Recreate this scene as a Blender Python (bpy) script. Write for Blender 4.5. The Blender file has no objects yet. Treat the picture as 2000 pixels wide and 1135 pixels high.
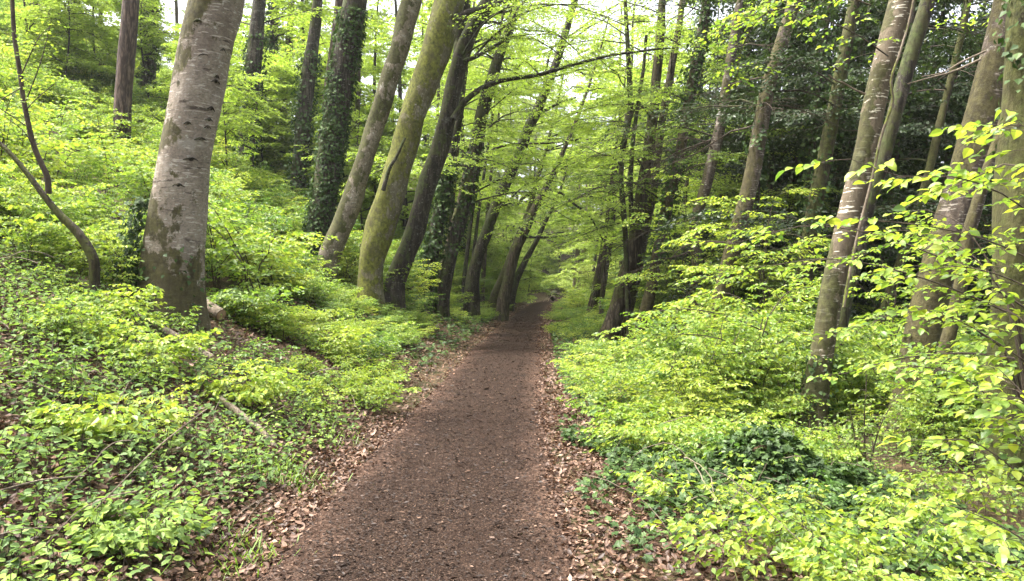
import bpy, math
import numpy as np
from mathutils import Vector
R = math.radians
sc = bpy.context.scene
col = sc.collection

# ------------------------------------------------------------------ camera, sky, sun, exposure
FPX = 1455.0                      # focal length in pixels of the 2000 px wide photograph
cam_d = bpy.data.cameras.new('camera'); cam = bpy.data.objects.new('camera', cam_d); col.objects.link(cam)
cam.location = (0, 0, 1.6); cam.rotation_euler = (R(90), 0, 0)
cam_d.sensor_width = 36; cam_d.lens = 36 * FPX / 2000; cam_d.clip_start = 0.05; cam_d.clip_end = 2000
sc.camera = cam
SUN_DIR = Vector((-0.55, 0.10, 1.15)).normalized()     # towards the sun
w = bpy.data.worlds.new('World'); sc.world = w; w.use_nodes = True
nt = w.node_tree; bg = nt.nodes['Background']
sky = nt.nodes.new('ShaderNodeTexSky'); sky.sky_type = 'NISHITA'; sky.sun_disc = False
sky.sun_elevation = math.asin(SUN_DIR.z); sky.sun_rotation = math.atan2(SUN_DIR.x, SUN_DIR.y)
sky.air_density = 0.7; sky.dust_density = 9.0; sky.ozone_density = 0.3
hs = nt.nodes.new('ShaderNodeHueSaturation'); hs.inputs['Saturation'].default_value = .45
nt.links.new(sky.outputs[0], hs.inputs['Color']); nt.links.new(hs.outputs[0], bg.inputs[0]); bg.inputs[1].default_value = 0.15
sl = bpy.data.lights.new('sun', 'SUN'); sl.energy = 1.8; sl.angle = R(18.0); sl.color = (1.0, 0.95, 0.86)
so = bpy.data.objects.new('sun', sl); col.objects.link(so); so.rotation_euler = SUN_DIR.to_track_quat('Z', 'Y').to_euler()
so.location = (-20, -15, 40)
vs = sc.view_settings; vs.view_transform = 'Standard'; vs.look = 'None'; vs.gamma = 1; vs.use_curve_mapping = False
vs.exposure = 2.55
cy = sc.cycles
cy.max_bounces = 10; cy.diffuse_bounces = 8; cy.glossy_bounces = 2; cy.transmission_bounces = 4; cy.transparent_max_bounces = 4
cy.caustics_reflective = False; cy.caustics_refractive = False
cy.use_adaptive_sampling = True; cy.adaptive_threshold = 0.015
cy.use_denoising = True; cy.sample_clamp_indirect = 6

# ------------------------------------------------------------------ helpers
def rng_(s): return np.random.default_rng(s)
def at(px, py, Y): return np.array(((px - 1000) * Y / FPX, Y, 1.6 + (567.5 - py) * Y / FPX))
def nrmz(a): return a / np.maximum(np.linalg.norm(a, axis=-1, keepdims=True), 1e-9)

_cy = np.array([-60, 0, 4, 10, 17, 30, 45, 60, 75, 90, 110, 140, 400.]); _cx = np.array([-.6, -.55, -.52, -.46, -.22, .3, 1.15, 2.2, 3.9, 6.5, 12, 22, 100.])
_fy = np.linspace(-60, 400, 2301); _fx = np.interp(_fy, _cy, _cx)
_fx = np.convolve(np.pad(_fx, 20, mode='edge'), np.ones(41) / 41, 'valid')
def centre(y): return np.interp(y, _fy, _fx)
def climb(y): return .010 * (np.sqrt(np.maximum(y - 10, 0)**2 + 25) - 5)
def bump(x, y):
    return (np.sin(x * 1.7 + y * .6 + 1) * np.sin(y * 1.3 - x * .4) * .5 + np.sin(x * 3.9 + 2.2) * np.sin(y * 3.3 + x) * .25
            + np.sin(x * .6 + y * .35) * .9)
def height(x, y):
    x = np.asarray(x, float); y = np.asarray(y, float)
    s = x - centre(y)
    u = np.maximum(-s - 1.0, 0)
    k = .46 + .14 * np.clip((y - 14) / 25, 0, 1)
    hl = k * (np.sqrt(u * u + .12) - .346)
    hl = np.where(u > 30, k * 29.65 + (u - 30) * .15, hl)
    v = np.maximum(s - 1.2, 0)
    hr = -.05 * np.minimum(v, 5) - .2 * np.clip(v - 5, 0, 16)
    b = bump(x, y) * .07 * np.clip((np.abs(s) - 1.1) / 1.5, 0, 1)
    dip = -.05 * np.clip((.88 - np.abs(s)) / .22, 0, 1)
    end = 3.0 * np.clip((y - 95) / 40, 0, 1) ** 2
    return hl + hr + b + dip + end + climb(y)

def obj_(name, data, parent=None, loc=(0, 0, 0)):
    o = bpy.data.objects.new(name, data); col.objects.link(o); o.location = loc
    if parent is not None: o.parent = parent
    return o
def tag(o, label=None, cat=None, group=None, kind=None):
    for k, v in (('label', label), ('category', cat), ('group', group), ('kind', kind)):
        if v: o[k] = v
    return o

class MB:
    """collects faces for ONE mesh"""
    def __init__(s): s.v = []; s.f = []; s.t = []; s.n = 0
    def add(s, V, faces, mat=0, tint=0.5):
        V = np.asarray(V, np.float32).reshape(-1, 3)
        for F in (faces if isinstance(faces, list) else [faces]):
            s.f.append((np.asarray(F, np.int64) + s.n, mat))
        s.v.append(V); s.t.append(np.broadcast_to(np.asarray(tint, np.float32), (len(V),))); s.n += len(V)
        return s
    def mesh(s, name, mats, smooth=False):
        me = bpy.data.meshes.new(name)
        V = np.concatenate(s.v); me.vertices.add(len(V)); me.vertices.foreach_set('co', V.ravel())
        loops = np.concatenate([F.ravel() for F, m in s.f]).astype(np.int32)
        cnt = np.concatenate([np.full(len(F), F.shape[1]) for F, m in s.f]); mi = np.concatenate([np.full(len(F), m) for F, m in s.f]).astype(np.int32)
        me.loops.add(len(loops)); me.loops.foreach_set('vertex_index', loops)
        st = np.concatenate([[0], np.cumsum(cnt)[:-1]]).astype(np.int32)
        me.polygons.add(len(cnt)); me.polygons.foreach_set('loop_start', st)
        me.polygons.foreach_set('material_index', mi)
        me.polygons.foreach_set('use_smooth', np.full(len(cnt), smooth))
        a = me.attributes.new('tint', 'FLOAT', 'POINT'); a.data.foreach_set('value', np.concatenate(s.t))
        for m in mats: me.materials.append(m)
        me.update(calc_edges=True)
        return me
    def build(s, name, mats, parent=None, smooth=False, loc=(0, 0, 0)):
        return obj_(name, s.mesh(name, mats, smooth), parent, loc)

RHOMB = (np.array([(0, 0, 0), (.42, .33, .07), (1, 0, -.06), (.42, -.33, .07)]), np.array([(0, 1, 2, 3)]))
OVATE = (np.array([(0, 0, 0), (.28, .30, .07), (.62, .29, .06), (1, 0, -.12), (.62, -.29, .06), (.28, -.30, .07)]), np.array([(0, 1, 2, 3), (0, 3, 4, 5)]))
_t = [0, .16, .42, .72, 1.0]; _w = [.02, .22, .335, .25, .012]; _h = [0, .015, .01, -.045, -.15]
FINE = (np.array([(t, 0, h) for t, h in zip(_t, _h)] + [(t - .03 * (k > 0), w, h + .09 * w / .33) for k, (t, w, h) in enumerate(zip(_t, _w, _h))] + [(t - .03 * (k > 0), -w, h + .09 * w / .33) for k, (t, w, h) in enumerate(zip(_t, _w, _h))]),
        np.array([(k, k + 1, k + 6, k + 5) for k in range(4)] + [(k + 1, k, k + 10, k + 11) for k in range(4)]))
WIDE = (np.array([(0, 0, 0), (.3, .45, .05), (1, 0, -.05), (.3, -.45, .05)]), np.array([(0, 1, 2, 3)]))
IVYT = (np.array([(0, 0, 0), (.35, 0, 0), (.62, 0, 0), (1, 0, -.05), (-.08, .42, -.03), (.2, .27, .04), (.42, .50, -.03), (.7, .17, .04),
                  (-.08, -.42, -.03), (.2, -.27, .04), (.42, -.50, -.03), (.7, -.17, .04)]),
        np.array([(0, 1, 5, 4), (1, 2, 6, 5), (2, 3, 7, 6), (1, 0, 8, 9), (2, 1, 9, 10), (3, 2, 10, 11)]))
BLADE = (np.array([(0, .04, 0), (.5, .03, .12), (1, 0, -.1), (.5, -.03, .12), (0, -.04, 0)]), np.array([(0, 1, 3, 4), (1, 2, 2, 3)]))
CURL = (np.array([(0, 0, 0.0), (.34, .26, .20), (.72, .15, .12), (1, 0, .16), (.64, -.22, .05), (.28, -.25, .02)]), np.array([(0, 1, 2, 3), (0, 3, 4, 5)]))

def leaves(pos, axis, nrm, size, tint, tpl=RHOMB, wid=1.0):
    T, Q = tpl
    A = nrmz(axis); B = nrmz(np.cross(nrm, A)); N = np.cross(A, B)
    s = np.broadcast_to(np.asarray(size, float), (len(pos),))[:, None, None]
    V = pos[:, None, :] + s * (T[None, :, 0:1] * A[:, None] + wid * T[None, :, 1:2] * B[:, None] + T[None, :, 2:3] * N[:, None])
    k = len(T)
    F = (Q[None] + (np.arange(len(pos)) * k)[:, None, None]).reshape(-1, Q.shape[1])
    return V.reshape(-1, 3), F, np.repeat(np.broadcast_to(tint, (len(pos),)), k)

def tubes(P, Rr, k=4, cap=False):
    """P (M,n,3) centre lines, Rr (M,n) radii"""
    P = np.asarray(P, float); M, n, _ = P.shape
    T = np.gradient(P, axis=1); T = nrmz(T)
    m = np.abs(T.mean(1)); ref = np.where((m[:, 2] > .75)[:, None], np.array([1., 0, 0]), np.array([0, 0, 1.]))[:, None]
    U = nrmz(np.cross(np.broadcast_to(ref, T.shape), T)); W = np.cross(T, U)
    a = np.arange(k) / k * 2 * math.pi
    V = P[:, :, None] + Rr[:, :, None, None] * (np.cos(a)[None, None, :, None] * U[:, :, None] + np.sin(a)[None, None, :, None] * W[:, :, None])
    i = np.arange(n - 1)[:, None]; j = np.arange(k)[None]; j2 = (j + 1) % k
    q = np.stack([i * k + j, i * k + j2, (i + 1) * k + j2, (i + 1) * k + j], -1).reshape(-1, 4)
    F = (q[None] + (np.arange(M) * n * k)[:, None, None]).reshape(-1, 4)
    return V.reshape(-1, 3), F

def smooth_line(pts, n):
    pts = np.asarray(pts, float)
    d = np.concatenate([[0], np.cumsum(np.linalg.norm(np.diff(pts[:, :3], axis=0), axis=1))])
    t = np.linspace(0, d[-1], n)
    # catmull-rom through the points
    out = []
    for tt in t:
        i = min(max(np.searchsorted(d, tt) - 1, 0), len(d) - 2)
        u = (tt - d[i]) / max(d[i + 1] - d[i], 1e-9)
        p1, p2 = pts[i], pts[i + 1]
        m1 = (pts[i + 1] - pts[i - 1]) / (d[i + 1] - d[i - 1]) * (d[i + 1] - d[i]) if i > 0 else p2 - p1
        m2 = (pts[i + 2] - pts[i]) / (d[i + 2] - d[i]) * (d[i + 1] - d[i]) if i + 2 < len(d) else p2 - p1
        out.append((2 * u**3 - 3 * u**2 + 1) * p1 + (u**3 - 2 * u**2 + u) * m1 + (-2 * u**3 + 3 * u**2) * p2 + (u**3 - u**2) * m2)
    return np.array(out)

# ------------------------------------------------------------------ materials
def mat(name):
    m = bpy.data.materials.new(name); m.use_nodes = True
    t = m.node_tree; t.nodes.clear(); out = t.nodes.new('ShaderNodeOutputMaterial')
    return m, t, out
def nd(t, kind, **kw):
    n = t.nodes.new(kind)
    for k, v in kw.items():
        if k.startswith('i_'):
            n.inputs[k[2:].replace('_', ' ')].default_value = v
        else: setattr(n, k, v)
    return n
def ramp(t, fac, stops):
    r = t.nodes.new('ShaderNodeValToRGB'); e = r.color_ramp.elements
    while len(e) < len(stops): e.new(.5)
    for x, (p, c) in zip(e, stops):
        x.position = p; x.color = (*c, 1) if len(c) == 3 else c
    t.links.new(fac, r.inputs[0]); return r.outputs[0]
def g(v): return (v, v, v)
def mixc(t, f, a, b):
    n = t.nodes.new('ShaderNodeMix'); n.data_type = 'RGBA'
    for s, v in ((0, f), (6, a), (7, b)):
        if isinstance(v, (int, float)): n.inputs[s].default_value = v
        elif isinstance(v, tuple): n.inputs[s].default_value = (*v, 1)
        else: t.links.new(v, n.inputs[s])
    return n.outputs[2]
def math_(t, op, a, b=0.0, clamp=False):
    n = t.nodes.new('ShaderNodeMath'); n.operation = op; n.use_clamp = clamp
    for i, v in enumerate((a, b)):
        if isinstance(v, (int, float)): n.inputs[i].default_value = v
        else: t.links.new(v, n.inputs[i])
    return n.outputs[0]

def leaf_mat(name, c0, c1, c2, trans=.5, tcol=(1.25, 1.25, .7), gloss=.04, rough=.45):
    m, t, out = mat(name)
    a = nd(t, 'ShaderNodeAttribute', attribute_name='tint')
    c = ramp(t, a.outputs['Fac'], [(0, c0), (.5, c1), (1, c2)])
    d = nd(t, 'ShaderNodeBsdfDiffuse'); t.links.new(c, d.inputs[0])
    tr = nd(t, 'ShaderNodeBsdfTranslucent')
    mc = nd(t, 'ShaderNodeMix', data_type='RGBA', blend_type='MULTIPLY'); mc.inputs[0].default_value = 1
    t.links.new(c, mc.inputs[6]); mc.inputs[7].default_value = (*tcol, 1); t.links.new(mc.outputs[2], tr.inputs[0])
    mx = nd(t, 'ShaderNodeMixShader'); mx.inputs[0].default_value = trans
    t.links.new(d.outputs[0], mx.inputs[1]); t.links.new(tr.outputs[0], mx.inputs[2])
    gl = nd(t, 'ShaderNodeBsdfGlossy'); gl.inputs['Roughness'].default_value = rough; gl.inputs[0].default_value = (1, 1, 1, 1)
    m2 = nd(t, 'ShaderNodeMixShader'); m2.inputs[0].default_value = gloss
    t.links.new(mx.outputs[0], m2.inputs[1]); t.links.new(gl.outputs[0], m2.inputs[2]); t.links.new(m2.outputs[0], out.inputs[0])
    return m

def bark_mat(name, cols, sc1=(5, 5, 1.0), moss=0.0, mosscol=(.085, .10, .018), mossdir=(-1, 0, 0), lichen=0.0, lent=0.0, scars=0.0, lentcol=(.45, .42, .36), bumpd=.5, low=0.0, rough=.9, bscale=(14, 14, 3), fsc=(34, 34, 12), blotch=.4, furrow=0.0, fursc=(9, 9, 1.3)):
    m, t, out = mat(name)
    tc = nd(t, 'ShaderNodeTexCoord'); L = t.links.new
    def noise(scale3, s=1.0, detail=6.0, rough_=.6, dist=0.0):
        mp = nd(t, 'ShaderNodeMapping'); mp.inputs['Scale'].default_value = scale3; L(tc.outputs['Object'], mp.inputs[0])
        n = nd(t, 'ShaderNodeTexNoise'); n.inputs['Scale'].default_value = s; n.inputs['Detail'].default_value = detail
        n.inputs['Roughness'].default_value = rough_; n.inputs['Distortion'].default_value = dist; L(mp.outputs[0], n.inputs[0]); return n.outputs['Fac']
    base = ramp(t, noise(sc1, 1, 9, .68), [(.30, cols[0]), (.5, cols[1]), (.70, cols[2])])
    blot = ramp(t, noise((1.1, 1.1, .8), 1, 5, .6), [(.42, g(0)), (.60, g(1))])
    base = mixc(t, math_(t, 'MULTIPLY', blot, blotch), base, tuple(.6 * c for c in cols[1]))
    fine = ramp(t, noise(fsc, 1, 6, .7), [(.40, g(0)), (.62, g(1))])
    base = mixc(t, math_(t, 'MULTIPLY', fine, .6), base, tuple(.5 * c for c in cols[0]))
    if furrow:
        f = math_(t, 'ABSOLUTE', math_(t, 'SUBTRACT', noise(fursc, 1, 4, .55, .4), .5))
        f = ramp(t, f, [(.0, g(1)), (.045, g(.75)), (.10, g(0))])
        base = mixc(t, math_(t, 'MULTIPLY', f, furrow), base, tuple(.28 * c for c in cols[0]))
    if scars:
        s = ramp(t, noise((1.5, 1.5, 9), 1, 6, .6, .6), [(.60, g(0)), (.64, g(1))])
        base = mixc(t, math_(t, 'MULTIPLY', s, scars), base, (.045, .034, .025))
        s = ramp(t, noise((3.2, 3.2, 30), 1, 4, .6, .4), [(.66, g(0)), (.69, g(1))])
        base = mixc(t, math_(t, 'MULTIPLY', s, scars), base, (.04, .030, .022))
    if lent:
        s = ramp(t, noise((6, 6, 38), 1, 3, .5), [(.60, g(0)), (.63, g(1))])
        base = mixc(t, math_(t, 'MULTIPLY', s, lent), base, lentcol)
    if lichen:
        s = ramp(t, noise((13, 13, 20), 1, 5, .75), [(.60, g(0)), (.63, g(1))])
        base = mixc(t, math_(t, 'MULTIPLY', s, lichen), base, (.42, .42, .36))
        s = ramp(t, noise((2.2, 2.2, 2.6), 1, 5, .65), [(.60, g(0)), (.68, g(1))])
        base = mixc(t, math_(t, 'MULTIPLY', s, lichen * .6), base, (.34, .33, .29))
    if moss:
        ge = nd(t, 'ShaderNodeNewGeometry'); dp = nd(t, 'ShaderNodeVectorMath', operation='DOT_PRODUCT'); L(ge.outputs['Normal'], dp.inputs[0]); dp.inputs[1].default_value = mossdir
        sx = nd(t, 'ShaderNodeSeparateXYZ'); L(tc.outputs['Object'], sx.inputs[0])
        f = noise((2.0, 2.0, 1.5), 1, 9, .68)
        f = math_(t, 'ADD', f, math_(t, 'MULTIPLY', dp.outputs['Value'], .10))
        if low: f = math_(t, 'ADD', f, math_(t, 'MULTIPLY', math_(t, 'SUBTRACT', 1.0, math_(t, 'MULTIPLY', sx.outputs[2], 1 / low), True), .22))
        k = .62 - .26 * moss
        f = ramp(t, f, [(k, g(0)), (k + .035, g(1))])
        mcol = mixc(t, ramp(t, noise((13, 13, 10), 1, 6, .7), [(.35, g(0)), (.65, g(1))]), tuple(.35 * c for c in mosscol), tuple(1.6 * c for c in mosscol))
        mcol = mixc(t, ramp(t, noise((3, 3, 2.2), 1, 5, .65), [(.46, g(0)), (.66, g(.7))]), mcol, (.05, .042, .018))
        base = mixc(t, math_(t, 'MULTIPLY', f, .92), base, mcol)
    p = nd(t, 'ShaderNodeBsdfPrincipled'); p.inputs['Roughness'].default_value = rough; p.inputs['Specular IOR Level'].default_value = .25
    L(base, p.inputs['Base Color'])
    b = nd(t, 'ShaderNodeBump'); b.inputs['Strength'].default_value = bumpd; b.inputs['Distance'].default_value = .05
    L(math_(t, 'ADD', noise(bscale, 1, 8, .65), math_(t, 'MULTIPLY', noise((50, 50, 30), 1, 3), .35)), b.inputs['Height']); L(b.outputs[0], p.inputs['Normal'])
    L(p.outputs[0], out.inputs[0]); return m

M = {}
M['beech'] = bark_mat('beech_bark', [(.12, .098, .074), (.215, .18, .142), (.31, .27, .22)], (2.2, 2.2, 2.0), moss=.30, mosscol=(.045, .042, .012), scars=.9, lichen=.55, lent=.5, low=1.9, bumpd=.5, fsc=(26, 26, 40), blotch=.2)
M['beech_grey'] = bark_mat('lichen_beech_bark', [(.085, .07, .05), (.19, .16, .12), (.32, .285, .235)], (2.4, 2.4, 1.8), moss=.62, mosscol=(.042, .045, .012), scars=.4, lichen=.75, bumpd=.3)
M['mossy'] = bark_mat('mossy_bark', [(.08, .07, .04), (.17, .152, .095), (.30, .275, .21)], (2.4, 2.4, 1.4), furrow=0.35, moss=.82, mosscol=(.085, .092, .012), lichen=.45, bumpd=.5)
M['dark'] = bark_mat('dark_bark', [(.028, .023, .016), (.06, .05, .036), (.12, .10, .076)], (4, 4, 1.2), furrow=0.80, moss=.45, mosscol=(.035, .045, .012), lichen=.25, bumpd=.6)
M['brown'] = bark_mat('brown_bark', [(.055, .042, .027), (.11, .086, .058), (.18, .148, .105)], (6, 6, .9), furrow=0.85, moss=.3, mosscol=(.05, .055, .015), bumpd=.8)
M['pine'] = bark_mat('pine_bark', [(.05, .034, .025), (.115, .078, .06), (.20, .145, .118)], (11, 11, 3), furrow=0.80, moss=.0, bumpd=1.0, bscale=(16, 16, 5), fsc=(20, 20, 5))
M['pale'] = bark_mat('pale_bark', [(.16, .13, .085), (.28, .24, .16), (.40, .36, .27)], (4, 4, 1.5), moss=.1, bumpd=.3)
M['cherry'] = bark_mat('cherry_bark', [(.075, .06, .04), (.135, .108, .073), (.20, .165, .118)], (2.5, 2.5, 1.6), moss=.30, mosscol=(.04, .042, .013), lent=.95, lentcol=(.5, .47, .38), low=2.0, bumpd=.3, bscale=(6, 6, 20))
M['ash'] = bark_mat('grey_brown_bark', [(.055, .042, .031), (.105, .082, .063), (.18, .15, .122)], (5, 5, 2.0), furrow=0.55, moss=.38, mosscol=(.05, .045, .016), lent=.35, lichen=.3, low=3.0, bumpd=.6, bscale=(12, 12, 6))
M['mossdark'] = bark_mat('dark_mossy_bark', [(.03, .024, .014), (.055, .046, .024), (.09, .075, .045)], (4, 4, 2.0), furrow=0.70, moss=.75, mosscol=(.045, .05, .012), bumpd=.7)
M['twig'] = bark_mat('twig_bark', [(.035, .027, .018), (.065, .05, .035), (.11, .085, .06)], (8, 8, 4), bumpd=.2)
M['dead'] = bark_mat('dead_wood', [(.09, .07, .05), (.18, .145, .105), (.30, .255, .20)], (5, 5, 2), moss=.2, bumpd=.6)
M['cut'] = bark_mat('cut_wood', [(.22, .14, .08), (.34, .23, .14), (.42, .31, .2)], (12, 12, 12), bumpd=.3)

M['leaf'] = leaf_mat('fresh_beech_leaf', (.060, .125, .022), (.16, .25, .032), (.29, .345, .046), trans=.5, tcol=(1.2, 1.2, .8), gloss=.02)
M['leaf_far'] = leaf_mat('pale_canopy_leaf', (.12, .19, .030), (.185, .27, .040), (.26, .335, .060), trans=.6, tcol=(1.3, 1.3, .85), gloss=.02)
M['leaf_brightened'] = leaf_mat('brightened_far_leaf', (.17, .245, .055), (.25, .33, .070), (.33, .39, .10), trans=.55, tcol=(1.15, 1.15, .85), gloss=.01)  # brightness and haze of the far trees are put into this leaf colour
M['leaf_mid'] = leaf_mat('mid_green_leaf', (.055, .105, .020), (.10, .16, .028), (.16, .215, .035), trans=.45, gloss=.02)
M['plant'] = leaf_mat('woodland_plant_leaf', (.07, .125, .040), (.13, .205, .058), (.21, .29, .062), trans=.4, gloss=.008)
M['ivy'] = leaf_mat('ivy_leaf', (.016, .036, .010), (.036, .068, .018), (.08, .13, .034), trans=.25, gloss=.012, rough=.5)
M['evergreen'] = leaf_mat('dark_evergreen_leaf', (.012, .024, .010), (.024, .042, .016), (.05, .078, .024), trans=.25, gloss=.02, rough=.45)
M['grass'] = leaf_mat('grass_blade', (.045, .095, .012), (.09, .16, .022), (.15, .22, .035), trans=.4, gloss=.02)
M['litter'] = leaf_mat('dead_leaf', (.026, .014, .009), (.075, .043, .028), (.24, .155, .108), trans=.15, tcol=(1.1, .9, .7), gloss=.015)
M['chip'] = leaf_mat('bark_chip', (.010, .0066, .005), (.022, .014, .0102), (.16, .105, .074), trans=.02, gloss=.01)

def ground_mat():
    m, t, out = mat('forest_floor'); L = t.links.new
    tc = nd(t, 'ShaderNodeTexCoord')
    def noise(s, d=6, r=.6):
        n = nd(t, 'ShaderNodeTexNoise'); n.inputs['Scale'].default_value = s; n.inputs['Detail'].default_value = d; n.inputs['Roughness'].default_value = r
        L(tc.outputs['Object'], n.inputs[0]); return n.outputs['Fac']
    v = nd(t, 'ShaderNodeTexVoronoi'); v.inputs['Scale'].default_value = 22; L(tc.outputs['Object'], v.inputs[0])
    vs_ = nd(t, 'ShaderNodeSeparateColor'); L(v.outputs['Color'], vs_.inputs[0])
    c = ramp(t, vs_.outputs[0], [(0, (.030, .017, .010)), (.5, (.075, .043, .026)), (1, (.15, .09, .055))])
    c = mixc(t, ramp(t, noise(1.1), [(.45, g(0)), (.6, g(1))]), c, (.035, .028, .012))
    far = ramp(t, noise(.35), [(.3, g(.1)), (.65, g(.8))])
    c = mixc(t, math_(t, 'MULTIPLY', far, .5), c, (.035, .055, .014))
    c = mixc(t, math_(t, 'MULTIPLY', noise(35, 3), .5), c, (.02, .012, .008))
    p = nd(t, 'ShaderNodeBsdfPrincipled'); p.inputs['Roughness'].default_value = .95; p.inputs['Specular IOR Level'].default_value = .15; L(c, p.inputs['Base Color'])
    b = nd(t, 'ShaderNodeBump'); b.inputs['Strength'].default_value = .8; b.inputs['Distance'].default_value = .03
    L(math_(t, 'ADD', v.outputs['Distance'], noise(30, 5)), b.inputs['Height']); L(b.outputs[0], p.inputs['Normal']); L(p.outputs[0], out.inputs[0])
    return m
def path_mat():
    m, t, out = mat('bark_mulch_path'); L = t.links.new
    tc = nd(t, 'ShaderNodeTexCoord'); at_ = nd(t, 'ShaderNodeAttribute', attribute_name='tint')
    def noise(s, d=6, r=.6, sc3=(1, 1, 1)):
        mp = nd(t, 'ShaderNodeMapping'); mp.inputs['Scale'].default_value = sc3; L(tc.outputs['Object'], mp.inputs[0])
        n = nd(t, 'ShaderNodeTexNoise'); n.inputs['Scale'].default_value = s; n.inputs['Detail'].default_value = d; n.inputs['Roughness'].default_value = r
        L(mp.outputs[0], n.inputs[0]); return n.outputs['Fac']
    def vor(s):
        v = nd(t, 'ShaderNodeTexVoronoi'); v.inputs['Scale'].default_value = s; v.inputs['Randomness'].default_value = 1
        mp = nd(t, 'ShaderNodeMapping'); mp.inputs['Scale'].default_value = (1.5, .8, 1); mp.inputs['Rotation'].default_value = (0, 0, .5); L(tc.outputs['Object'], mp.inputs[0])
        L(mp.outputs[0], v.inputs[0]); s_ = nd(t, 'ShaderNodeSeparateColor'); L(v.outputs['Color'], s_.inputs[0]); return s_.outputs[0], v.outputs['Distance']
    va, vd = vor(95); vb, _ = vor(38)
    c = ramp(t, va, [(0, (.0055, .0037, .0029)), (.45, (.0138, .0094, .0071)), (.85, (.030, .0196, .0143)), (1, (.080, .054, .039))])
    e = ramp(t, vb, [(0, (.026, .0155, .0108)), (.5, (.060, .036, .0255)), (1, (.135, .088, .064))])
    f = math_(t, 'ADD', at_.outputs['Fac'], math_(t, 'MULTIPLY', math_(t, 'SUBTRACT', noise(1.2, 5, .65), .5), 1.5))
    f = ramp(t, f, [(.34, g(0)), (.85, g(1))])
    c = mixc(t, f, c, e)
    c = mixc(t, math_(t, 'MULTIPLY', ramp(t, noise(.9, 4, .6, (1, .45, 1)), [(.42, g(0)), (.62, g(1))]), .45), c, (.028, .018, .013))
    c = mixc(t, math_(t, 'MULTIPLY', noise(45, 4), .45), c, (.018, .011, .008))
    p = nd(t, 'ShaderNodeBsdfPrincipled'); p.inputs['Roughness'].default_value = .95; p.inputs['Specular IOR Level'].default_value = .04; L(c, p.inputs['Base Color'])
    b = nd(t, 'ShaderNodeBump'); b.inputs['Strength'].default_value = .6; b.inputs['Distance'].default_value = .006
    L(math_(t, 'ADD', vd, noise(60, 5)), b.inputs['Height']); L(b.outputs[0], p.inputs['Normal']); L(p.outputs[0], out.inputs[0])
    return m
M['ground'] = ground_mat(); M['path'] = path_mat()

# ------------------------------------------------------------------ terrain and path
def spaced(lo, hi, a, b, fine, grow=1.07):
    mid = np.arange(a, b, fine); out = [mid]
    s = fine; x = b; r = []
    while x < hi: r.append(x); s *= grow; x += s
    r.append(hi); s = fine; x = a; l = []
    while x > lo: s *= grow; x -= s; l.append(max(x, lo))
    return np.concatenate([l[::-1], mid, r])
gx = spaced(-300, 300, -7, 5, .13); gy = spaced(-40, 600, 1.5, 18, .15, 1.05)
X, Y = np.meshgrid(gx, gy); Z = height(X, Y) + rng_(1).normal(0, .008, X.shape)
nx = len(gx); i, j = np.meshgrid(np.arange(len(gy) - 1), np.arange(nx - 1), indexing='ij')
q = np.stack([i * nx + j, i * nx + j + 1, (i + 1) * nx + j + 1, (i + 1) * nx + j], -1).reshape(-1, 4)
o = MB().add(np.stack([X, Y, Z], -1), q).build('ground', [M['ground']], smooth=True); tag(o, kind='structure')
ys = np.concatenate([np.arange(-6, 20, .12), np.arange(20, 150, .5)]); ss = np.linspace(-1.0, 1.0, 25)
S_, Y_ = np.meshgrid(ss, ys)
Zp = .015 - .05 * np.clip((np.abs(S_) - .83) / .17, 0, 1) + bump(S_ * 2, Y_ * 1.3) * .012 + rng_(2).normal(0, .003, S_.shape) + climb(Y_) + 3.0 * np.clip((Y_ - 95) / 40, 0, 1) ** 2
n2 = len(ss); i, j = np.meshgrid(np.arange(len(ys) - 1), np.arange(n2 - 1), indexing='ij')
q = np.stack([i * n2 + j, i * n2 + j + 1, (i + 1) * n2 + j + 1, (i + 1) * n2 + j], -1).reshape(-1, 4)
o = MB().add(np.stack([S_ + centre(Y_), Y_, Zp], -1), q, 0, (np.abs(S_) / 1.0).ravel() ** 1.5).build('path', [M['path']], smooth=True); tag(o, kind='structure')

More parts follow.
